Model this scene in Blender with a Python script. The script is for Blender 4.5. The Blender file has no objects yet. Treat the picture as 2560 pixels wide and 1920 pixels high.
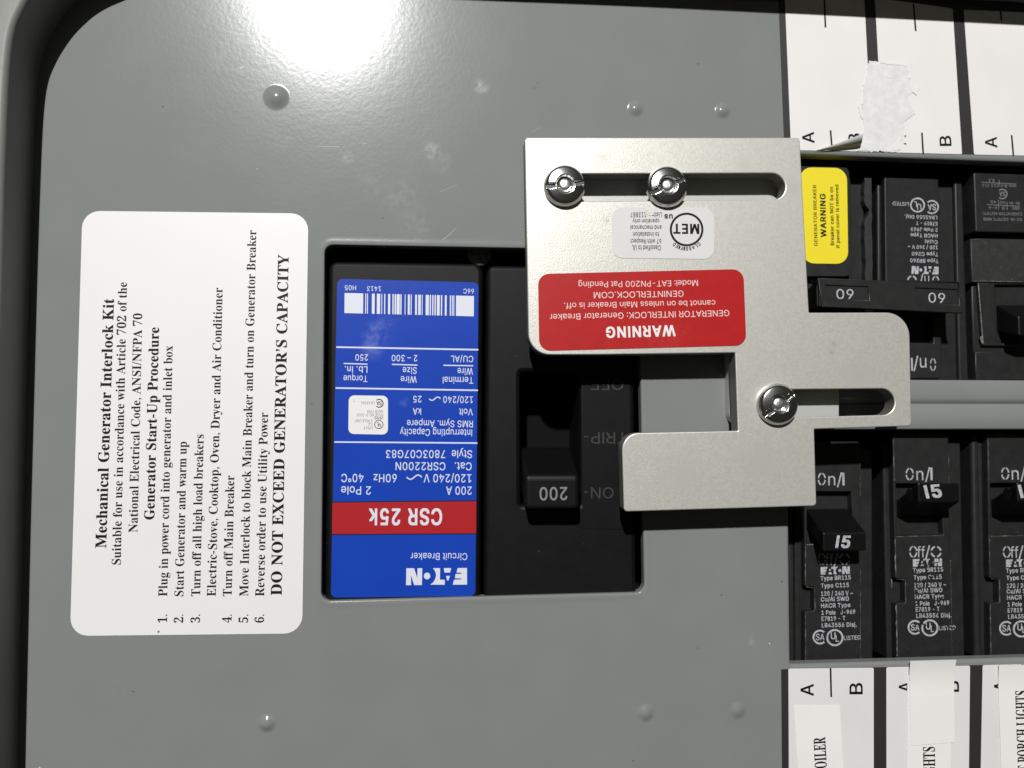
import bpy, bmesh, math, random
from mathutils import Vector, Matrix
from mathutils.geometry import delaunay_2d_cdt

# ------------------------------------------------------------------ scene, camera, light
scene = bpy.context.scene
COL = scene.collection
random.seed(7)

# The panel hangs upright on a wall. Everything is measured in millimetres in the panel's own
# plane (x right, y up, z out of the panel, z = 0 on the painted cover) and stands upright through RX.
RX = Matrix.Rotation(math.radians(90), 4, 'X')
F, D0 = 2010.0, 220.0                      # focal length in photo pixels, distance in mm
YAW, PITCH = math.radians(4.3), math.radians(3.1)
d_ = Vector((math.sin(YAW), math.sin(PITCH), 0)); d_.z = -math.sqrt(1 - d_.x**2 - d_.y**2)
r_ = d_.cross(Vector((0, 1, 0))).normalized(); u_ = r_.cross(d_)
CAM = -d_ * D0

def un(px, py, z=0.0):
    """photo measurement (2560 x 1920) -> millimetres on the panel plane at height z"""
    v = d_ * F + r_ * (px - 1280) - u_ * (py - 960)
    t = (z - CAM.z) / v.z
    return (CAM.x + v.x * t, CAM.y + v.y * t)

cam = bpy.data.cameras.new('camera')
cam.sensor_width = 36.0; cam.lens = 36.0 * F / 2560.0
cam.clip_start = 0.005; cam.clip_end = 20.0
cam.dof.use_dof = True; cam.dof.focus_distance = 0.216; cam.dof.aperture_fstop = 10.0
cam_ob = bpy.data.objects.new('camera', cam); COL.objects.link(cam_ob)
cm = Matrix((r_, u_, -d_)).transposed().to_4x4()
cm.translation = CAM / 1000.0
cam_ob.matrix_world = RX @ cm
scene.camera = cam_ob

world = bpy.data.worlds.new('World'); scene.world = world; world.use_nodes = True
bg = world.node_tree.nodes['Background']
bg.inputs[0].default_value = (0.86, 0.86, 0.68, 1); bg.inputs[1].default_value = 0.034

LDIR = Vector((-0.167, 0.556, 1.0)).normalized()
lamp = bpy.data.lights.new('work_lamp', 'AREA'); lamp.shape = 'DISK'; lamp.size = 0.065
lamp.energy = 56.0; lamp.color = (1.0, 0.997, 0.985)
lamp_ob = bpy.data.objects.new('work_lamp', lamp); COL.objects.link(lamp_ob)
lm = LDIR.to_track_quat('Z', 'Y').to_matrix().to_4x4(); lm.translation = Vector((-0.053, 0.107, 0)) + LDIR * 2.05
lamp_ob.matrix_world = RX @ lm

scene.view_settings.view_transform = 'Standard'
scene.view_settings.look = 'None'
scene.view_settings.exposure = 0.0; scene.view_settings.gamma = 1.0
scene.view_settings.use_curve_mapping = False
scene.render.engine = 'CYCLES'

# ------------------------------------------------------------------ materials
def sock(n, *names):
    for k in names:
        if k in n.inputs: return n.inputs[k]

def mat(name, col, rough=0.5, metal=0.0, spec=0.5, bump=None, mottle=None, coat=0.0):
    m = bpy.data.materials.new(name); m.use_nodes = True
    nt = m.node_tree; b = nt.nodes['Principled BSDF']
    b.inputs['Base Color'].default_value = (*col, 1); b.inputs['Roughness'].default_value = rough
    b.inputs['Metallic'].default_value = metal
    s = sock(b, 'Specular IOR Level', 'Specular')
    if s: s.default_value = spec
    c = sock(b, 'Coat Weight')
    if c and coat: c.default_value = coat
    if bump or mottle:
        geo = nt.nodes.new('ShaderNodeNewGeometry')
    if mottle:                              # (scale, amount, detail): uneven colour of the stuff itself
        n = nt.nodes.new('ShaderNodeTexNoise'); n.inputs['Scale'].default_value = mottle[0]
        n.inputs['Detail'].default_value = mottle[2] if len(mottle) > 2 else 5
        nt.links.new(geo.outputs['Position'], n.inputs['Vector'])
        r = nt.nodes.new('ShaderNodeMapRange')
        r.inputs[1].default_value = 0.3; r.inputs[2].default_value = 0.7
        r.inputs[3].default_value = 1 - mottle[1]; r.inputs[4].default_value = 1 + mottle[1]
        nt.links.new(n.outputs['Fac'], r.inputs[0])
        mx = nt.nodes.new('ShaderNodeVectorMath'); mx.operation = 'SCALE'
        mx.inputs[0].default_value = col; nt.links.new(r.outputs[0], mx.inputs['Scale'])
        nt.links.new(mx.outputs[0], b.inputs['Base Color'])
    if bump:                                # list of (scale, height in mm)
        prev = None
        for sc, h in bump:
            n = nt.nodes.new('ShaderNodeTexNoise'); n.inputs['Scale'].default_value = sc
            n.inputs['Detail'].default_value = 2.0
            nt.links.new(geo.outputs['Position'], n.inputs['Vector'])
            bp = nt.nodes.new('ShaderNodeBump'); bp.inputs['Strength'].default_value = 1.0
            bp.inputs['Distance'].default_value = h / 1000.0
            nt.links.new(n.outputs['Fac'], bp.inputs['Height'])
            if prev: nt.links.new(prev.outputs[0], bp.inputs['Normal'])
            prev = bp
        nt.links.new(prev.outputs[0], b.inputs['Normal'])
    return m

def patch(m, spots, col, nscale=900.0):
    """dust, rubbed marks and pale patches with a shape of their own: (px, py, z, radius mm, strength)"""
    nt = m.node_tree; b = nt.nodes['Principled BSDF']
    geo = nt.nodes.new('ShaderNodeNewGeometry')
    no = nt.nodes.new('ShaderNodeTexNoise'); no.inputs['Scale'].default_value = nscale
    no.inputs['Detail'].default_value = 6; no.inputs['Roughness'].default_value = 0.65
    nt.links.new(geo.outputs['Position'], no.inputs['Vector'])
    total = None
    for px, py, z, rad, st in spots:
        x, y = un(px, py, z)
        ds = nt.nodes.new('ShaderNodeVectorMath'); ds.operation = 'DISTANCE'
        ds.inputs[1].default_value = (x / 1000, -z / 1000, y / 1000)
        nt.links.new(geo.outputs['Position'], ds.inputs[0])
        r = nt.nodes.new('ShaderNodeMapRange'); r.interpolation_type = 'SMOOTHSTEP'
        r.inputs[1].default_value = rad / 1000; r.inputs[2].default_value = 0.0
        r.inputs[3].default_value = 0; r.inputs[4].default_value = st
        nt.links.new(ds.outputs['Value'], r.inputs[0])
        if total is None: total = r.outputs[0]
        else:
            a = nt.nodes.new('ShaderNodeMath'); a.operation = 'MAXIMUM'
            nt.links.new(total, a.inputs[0]); nt.links.new(r.outputs[0], a.inputs[1]); total = a.outputs[0]
    nr = nt.nodes.new('ShaderNodeMapRange'); nr.inputs[1].default_value = 0.42; nr.inputs[2].default_value = 0.66
    nt.links.new(no.outputs['Fac'], nr.inputs[0])
    mu = nt.nodes.new('ShaderNodeMath'); mu.operation = 'MULTIPLY'
    nt.links.new(total, mu.inputs[0]); nt.links.new(nr.outputs[0], mu.inputs[1])
    mix = nt.nodes.new('ShaderNodeMix'); mix.data_type = 'RGBA'
    nt.links.new(mu.outputs[0], mix.inputs[0])
    old = b.inputs['Base Color']
    if old.is_linked: nt.links.new(old.links[0].from_socket, mix.inputs[6])
    else: mix.inputs[6].default_value = old.default_value
    mix.inputs[7].default_value = (*col, 1)
    nt.links.new(mix.outputs[2], old)

def specks(m, scale, keep, col):
    """tiny grains of dust or paint flecks scattered over a surface"""
    nt = m.node_tree; b = nt.nodes['Principled BSDF']
    geo = nt.nodes.new('ShaderNodeNewGeometry')
    vo = nt.nodes.new('ShaderNodeTexVoronoi'); vo.inputs['Scale'].default_value = scale
    nt.links.new(geo.outputs['Position'], vo.inputs['Vector'])
    lt = nt.nodes.new('ShaderNodeMath'); lt.operation = 'LESS_THAN'; lt.inputs[1].default_value = 0.12
    nt.links.new(vo.outputs['Distance'], lt.inputs[0])
    sp = nt.nodes.new('ShaderNodeSeparateColor'); nt.links.new(vo.outputs['Color'], sp.inputs[0])
    gt = nt.nodes.new('ShaderNodeMath'); gt.operation = 'GREATER_THAN'; gt.inputs[1].default_value = 1 - keep
    nt.links.new(sp.outputs[0], gt.inputs[0])
    mu = nt.nodes.new('ShaderNodeMath'); mu.operation = 'MULTIPLY'
    nt.links.new(lt.outputs[0], mu.inputs[0]); nt.links.new(gt.outputs[0], mu.inputs[1])
    mix = nt.nodes.new('ShaderNodeMix'); mix.data_type = 'RGBA'
    nt.links.new(mu.outputs[0], mix.inputs[0])
    old = b.inputs['Base Color']
    if old.is_linked: nt.links.new(old.links[0].from_socket, mix.inputs[6])
    else: mix.inputs[6].default_value = old.default_value
    mix.inputs[7].default_value = (*col, 1)
    nt.links.new(mix.outputs[2], old)

M = {}
M['paint'] = mat('grey_enamel', (0.206, 0.217, 0.211), 0.18, spec=0.31, bump=[(330, 0.012), (900, 0.012)], mottle=(60, 0.03))
patch(M['paint'], [(1203, 216, 0, 3.2, .9), (1082, 378, 0, 3.4, 1.0), (1105, 405, 0, 4.0, .4), (608, 170, 0, 2.0, 1.0), (1000, 490, 0, 9, .22), (1040, 560, 0, 8, .2),
                   (930, 460, 0, 7, .16), (870, 395, 0, 2.5, .5), (700, 350, 0, 5, .25), (550, 150, 0, 6, .16), (1880, 1600, 0, 2.0, .5), (650, 1100, 0, 12, .10)], (0.46, 0.47, 0.465), 420)
specks(M['paint'], 520, 0.004, (0.55, 0.55, 0.53)); specks(M['paint'], 640, 0.003, (0.04, 0.04, 0.04))
M['scratch'] = mat('scratched_enamel', (0.30, 0.31, 0.305), 0.5)
M['frame'] = mat('grey_trim_enamel', (0.20, 0.205, 0.185), 0.5, bump=[(420, 0.05)])
M['alu'] = mat('satin_aluminium', (0.70, 0.685, 0.625), 0.40, metal=0.55, bump=[(2400, 0.030), (900, 0.006)], mottle=(1500, 0.07, 4))
patch(M['alu'], [(1330, 400, 10.4, 6, .35), (1400, 393, 10.4, 4, .5), (1505, 395, 10.4, 3, .5), (1860, 410, 10.4, 4, .3),
                 (1980, 470, 10.4, 4, .25), (1440, 600, 10.4, 5, .25), (2085, 860, 10.4, 1.2, .9), (2080, 880, 10.4, 1.4, .7), (1610, 535, 10.4, 2, .6), (1515, 550, 10.4, 2, .6), (1380, 610, 10.4, 3, .35), (1700, 1180, 10.4, 9, .18), (1900, 1150, 10.4, 8, .15), (2150, 930, 10.4, 7, .15)], (0.30, 0.29, 0.26), 1500)
specks(M['alu'], 620, 0.06, (0.9, 0.9, 0.86))
M['alu_edge'] = mat('shaded_aluminium', (0.17, 0.166, 0.145), 0.5, metal=0.3, bump=[(1800, 0.04)])  # darker than the plate face: shade of the slot walls put into the colour
M['spacer'] = mat('bare_aluminium', (0.56, 0.56, 0.53), 0.4, metal=0.3, bump=[(1500, 0.02)])
M['chrome'] = mat('chrome_plating', (0.55, 0.55, 0.545), 0.2, metal=1.0)
M['chrome_rough'] = mat('scuffed_chrome', (0.75, 0.74, 0.72), 0.35, metal=1.0, bump=[(1300, 0.10)])
M['plastic'] = mat('black_moulded_plastic', (0.0165, 0.0168, 0.0166), 0.45, spec=0.35, bump=[(1400, 0.012)], mottle=(300, 0.2))
specks(M['plastic'], 800, 0.012, (0.10, 0.10, 0.095))
M['plastic_main'] = mat('black_satin_plastic', (0.0034, 0.0035, 0.0037), 0.5, spec=0.2, bump=[(1400, 0.010)], mottle=(300, 0.25))
specks(M['plastic_main'], 800, 0.008, (0.06, 0.06, 0.06))
M['plastic_dark'] = mat('black_handle_plastic', (0.0042, 0.0042, 0.0042), 0.42, spec=0.22)
M['plastic_grey'] = mat('dusty_black_plastic', (0.018, 0.018, 0.018), 0.6, bump=[(1200, 0.03)], mottle=(700, 0.3))
specks(M['plastic_grey'], 900, 0.05, (0.16, 0.16, 0.15))
M['emboss'] = mat('moulded_letters', (0.030, 0.031, 0.030), 0.5)
M['scuff'] = mat('scuffed_edge', (0.15, 0.15, 0.145), 0.6, mottle=(900, 0.6))
M['scrape'] = mat('scraped_plastic', (0.16, 0.16, 0.155), 0.6, mottle=(1500, 0.5))
M['dark'] = mat('shaded_inside', (0.006, 0.006, 0.006), 0.9, spec=0.1)  # near black, the shade of deep recesses put into the colour
M['ink'] = mat('black_ink', (0.005, 0.005, 0.006), 0.5, spec=0.2)
M['ink_soft'] = mat('faded_black_ink', (0.16, 0.16, 0.16), 0.5)
M['ink_bar'] = mat('printed_black_bar', (0.024, 0.023, 0.021), 0.5)
M['print_white'] = mat('white_print', (0.66, 0.68, 0.76), 0.5)
M['print_pale'] = mat('pale_label_print', (0.60, 0.64, 0.78), 0.45)
M['print_grey'] = mat('pale_grey_print', (0.42, 0.425, 0.45), 0.5, mottle=(1500, 0.25))
M['print_dim'] = mat('grey_handle_print', (0.20, 0.20, 0.21), 0.5)
M['blue'] = mat('blue_label_film', (0.008, 0.050, 0.40), 0.3, spec=0.3, mottle=(80, 0.04))
patch(M['blue'], [(940, 830, -1.9, 5.5, .45), (930, 868, -1.9, 4.5, .4), (970, 800, -1.9, 4, .28), (1010, 1005, -1.9, 2, .35)], (0.30, 0.36, 0.70), 220)  # cloudy pale patches mixed into the blue
M['red'] = mat('red_label_band', (0.40, 0.016, 0.020), 0.3)
M['red_vinyl'] = mat('red_vinyl', (0.43, 0.013, 0.014), 0.32, mottle=(300, 0.05))
patch(M['red_vinyl'], [(1660, 850, 10.6, 8, .16), (1700, 835, 10.6, 5, .10)], (0.60, 0.20, 0.18), 900)
M['pink_print'] = mat('pale_print_on_red', (0.80, 0.62, 0.58), 0.5)
M['white_vinyl'] = mat('white_sticker', (0.765, 0.755, 0.745), 0.42, mottle=(40, 0.012))
M['clear_vinyl'] = mat('greyish_clear_sticker', (0.67, 0.665, 0.66), 0.35, mottle=(120, 0.03))
M['yellow'] = mat('yellow_vinyl', (0.80, 0.66, 0.020), 0.45)
M['paper'] = mat('printed_card', (0.75, 0.72, 0.705), 0.6, mottle=(70, 0.025))
M['paper_low'] = mat('printed_card_grey', (0.70, 0.685, 0.67), 0.6, mottle=(70, 0.025))
M['tape'] = mat('label_tape', (0.80, 0.79, 0.765), 0.45, mottle=(90, 0.015))
M['torn'] = mat('torn_paper_fibres', (0.69, 0.685, 0.675), 0.9, bump=[(350, 0.10), (1100, 0.05)], mottle=(420, 0.08))
M['flap'] = mat('paper_flap', (0.55, 0.55, 0.53), 0.8)

# ------------------------------------------------------------------ mesh helpers
def area2(l):
    return sum(l[i][0] * l[(i + 1) % len(l)][1] - l[(i + 1) % len(l)][0] * l[i][1] for i in range(len(l)))

def rounded(pts, r, seg=6):
    """polygon with filleted corners; r one radius or one per corner (mm)"""
    n = len(pts); out = []
    rs = r if isinstance(r, (list, tuple)) else [r] * n
    for i in range(n):
        p = Vector(pts[i]); a = Vector(pts[i - 1]) - p; b = Vector(pts[(i + 1) % n]) - p
        rad = rs[i]
        if rad <= 0: out.append(tuple(p)); continue
        la, lb = a.length, b.length; a.normalize(); b.normalize()
        ang = a.angle(b)
        t = min(rad / math.tan(ang / 2), la * 0.49, lb * 0.49); rad = t * math.tan(ang / 2)
        c = p + (a + b).normalized() * (rad / math.sin(ang / 2))
        s = p + a * t - c; e = p + b * t - c
        a0 = math.atan2(s.y, s.x); da = math.atan2(e.y, e.x) - a0
        while da > math.pi: da -= 2 * math.pi
        while da < -math.pi: da += 2 * math.pi
        for k in range(seg + 1):
            q = a0 + da * k / seg
            out.append((c.x + rad * math.cos(q), c.y + rad * math.sin(q)))
    return out

def inset(l, d):
    """move a loop towards its left side by d"""
    n = len(l); out = []
    for i in range(n):
        p = Vector(l[i]); e0 = p - Vector(l[i - 1]); e1 = Vector(l[(i + 1) % n]) - p
        if e0.length < 1e-9 or e1.length < 1e-9: out.append(l[i]); continue
        e0.normalize(); e1.normalize()
        n0 = Vector((-e0.y, e0.x)); n1 = Vector((-e1.y, e1.x)); m = n0 + n1
        k = m.length_squared
        m = m * (2 / k) if k > 0.35 else n0
        out.append((p.x + m.x * d, p.y + m.y * d))
    return out

def triangulate(loops):
    """outline with holes -> points and triangles (counter-clockwise)"""
    V = []; E = []
    for l in loops:
        o = len(V); n = len(l); V += [Vector((p[0], p[1])) for p in l]; E += [(o + i, o + (i + 1) % n) for i in range(n)]
    vs, _, fs, _, _, _ = delaunay_2d_cdt(V, E, [], 0, 1e-7)
    S = [(l[i - 1][0], l[i - 1][1], l[i][0], l[i][1]) for l in loops for i in range(len(l))]
    out = []
    for f in fs:
        for i in range(1, len(f) - 1):
            a, b, c = vs[f[0]], vs[f[i]], vs[f[i + 1]]
            cr = (b.x - a.x) * (c.y - a.y) - (c.x - a.x) * (b.y - a.y)
            if abs(cr) < 1e-12: continue
            x, y = (a.x + b.x + c.x) / 3, (a.y + b.y + c.y) / 3; ins = False
            for x0, y0, x1, y1 in S:                # keep what lies inside the outline and outside its holes
                if (y0 > y) != (y1 > y) and x < (x1 - x0) * (y - y0) / (y1 - y0) + x0: ins = not ins
            if ins: out.append((f[0], f[i], f[i + 1]) if cr > 0 else (f[0], f[i + 1], f[i]))
    return [(v.x, v.y) for v in vs], out

def circle(cx, cy, r, n=32, ry=None):
    ry = r if ry is None else ry
    return [(cx + r * math.cos(2 * math.pi * k / n), cy + ry * math.sin(2 * math.pi * k / n)) for k in range(n)]

class MB:
    """collects shapes (mm, panel plane) and links them as ONE mesh object"""
    def __init__(s): s.v = []; s.f = []; s.m = []; s.sm = []; s.mats = []
    def mi(s, k):
        if k not in s.mats: s.mats.append(k)
        return s.mats.index(k)
    def add(s, vs, fs, k, smooth=False):
        o = len(s.v); s.v += [tuple(v) for v in vs]; i = s.mi(k)
        for f in fs: s.f.append(tuple(a + o for a in f)); s.m.append(i); s.sm.append(smooth)
    def fill(s, loops, z, k, down=False):
        flat, tris = triangulate(loops)
        fs = [t if not down else t[::-1] for t in tris]
        zf = z if callable(z) else (lambda x, y: z)
        s.add([(p[0], p[1], zf(p[0], p[1])) for p in flat], fs, k)
    def prism(s, loops, z0, z1, k, bevel=0.0, steps=3, side=None):
        side = side or k; L = []
        for i, l in enumerate(loops):
            a = area2(l); L.append(l if (a > 0) == (i == 0) else l[::-1])
        rings = [[(l, z0) for l in L]]
        if bevel > 0:
            for j in range(steps + 1):
                q = math.pi / 2 * j / steps
                rings.append([(inset(l, bevel * (1 - math.cos(q))), z1 - bevel + bevel * math.sin(q)) for l in L])
        else: rings.append([(l, z1) for l in L])
        for i in range(len(L)):
            n = len(L[i])
            for j in range(len(rings) - 1):
                (la, za), (lb, zb) = rings[j][i], rings[j + 1][i]
                if j == 0 or True:
                    vs = [(p[0], p[1], za) for p in la] + [(p[0], p[1], zb) for p in lb]
                    fs = [(a, (a + 1) % n, n + (a + 1) % n, n + a) for a in range(n)]
                    if j == 0: s.add(vs, fs, side)
            if bevel > 0:                       # bevel strip shares its vertices so it shades round
                vs = []; fs = []
                for j in range(1, len(rings)): vs += [(p[0], p[1], rings[j][i][1]) for p in rings[j][i][0]]
                for j in range(len(rings) - 2):
                    fs += [(j * n + a, j * n + (a + 1) % n, (j + 1) * n + (a + 1) % n, (j + 1) * n + a) for a in range(n)]
                s.add(vs, fs, k, True)
        s.fill([r[0] for r in rings[-1]], z1, k)
    def px(s, pts, z0, z1, k, r=0.0, bevel=0.0, holes=(), **kw):
        """prism from photo measurements taken at height z1"""
        l = rounded([un(x, y, z1) for x, y in pts], r) if r else [un(x, y, z1) for x, y in pts]
        s.prism([l] + [rounded([un(x, y, z1) for x, y in h], hr) if hr else [un(x, y, z1) for x, y in h] for h, hr in holes], z0, z1, k, bevel, **kw)
    def flat(s, pts, z, k, r=0.0):
        l = [un(x, y, z) for x, y in pts]
        s.fill([rounded(l, r) if r else l], z, k)
    def line(s, a, b, w, z, k):
        """a printed bar between two photo points, w photo pixels wide"""
        dx, dy = b[0] - a[0], b[1] - a[1]; q = math.hypot(dx, dy); nx, ny = -dy / q * w / 2, dx / q * w / 2
        s.flat([(a[0] + nx, a[1] + ny), (b[0] + nx, b[1] + ny), (b[0] - nx, b[1] - ny), (a[0] - nx, a[1] - ny)], z, k)
    def bar(s, prof, x0, x1, k, bevel=0.3, taper=0.0, seg=2):
        """a profile in (y, z) run along x, edges softened"""
        bm = bmesh.new(); n = len(prof)
        zs = [p[1] for p in prof]; zl, zh = min(zs), max(zs)
        tp = lambda z: taper * (z - zl) / (zh - zl + 1e-9)
        a = [bm.verts.new((x0 + tp(z), y, z)) for y, z in prof]; b = [bm.verts.new((x1 - tp(z), y, z)) for y, z in prof]
        bm.faces.new(a); bm.faces.new(b[::-1])
        for i in range(n): bm.faces.new((a[i], b[i], b[(i + 1) % n], a[(i + 1) % n]))
        bmesh.ops.recalc_face_normals(bm, faces=bm.faces)
        if bevel: bmesh.ops.bevel(bm, geom=list(bm.edges), offset=bevel, segments=seg, profile=0.5, affect='EDGES', clamp_overlap=True)
        bmesh.ops.recalc_face_normals(bm, faces=bm.faces)
        bm.verts.index_update()
        s.add([v.co[:] for v in bm.verts], [tuple(v.index for v in f.verts) for f in bm.faces], k)
        bm.free()
    def build(s, name, parent=None, base=(0, 0, 0), **props):
        """base: the thing's own origin (mm); children share their parent's origin"""
        me = bpy.data.meshes.new(name)
        me.from_pydata([((v[0] - base[0]) / 1000, (v[1] - base[1]) / 1000, (v[2] - base[2]) / 1000) for v in s.v], [], s.f)
        for k in s.mats: me.materials.append(M[k])
        me.polygons.foreach_set('material_index', s.m); me.polygons.foreach_set('use_smooth', s.sm)
        me.update()
        o = bpy.data.objects.new(name, me); COL.objects.link(o)
        if parent is not None: o.parent = parent
        else: o.matrix_world = RX @ Matrix.Translation(Vector(base) / 1000)
        for k, v in props.items(): o[k] = v
        return o

def thing(name, base, **props):
    o = bpy.data.objects.new(name, None); COL.objects.link(o)
    o.empty_display_size = 0.01
    o.matrix_world = RX @ Matrix.Translation(Vector(base) / 1000)
    for k, v in props.items(): o[k] = v
    return o

def Z(ox, oy, s):
    """reading frame of an enlarged detail of the photo"""
    return lambda x, y: (ox + x * s, oy + y * s)

def smooth_path(P, k=4):
    out = []
    for i in range(len(P) - 1):
        p0, p1, p2, p3 = (Vector(P[max(0, min(len(P) - 1, i + j))]) for j in (-1, 0, 1, 2))
        for s in range(k):
            t = s / k
            out.append(tuple(0.5 * ((2 * p1) + (p2 - p0) * t + (2 * p0 - 5 * p1 + 4 * p2 - p3) * t * t + (3 * p1 - p0 - 3 * p2 + p3) * t ** 3)))
    return out + [tuple(P[-1])]

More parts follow.
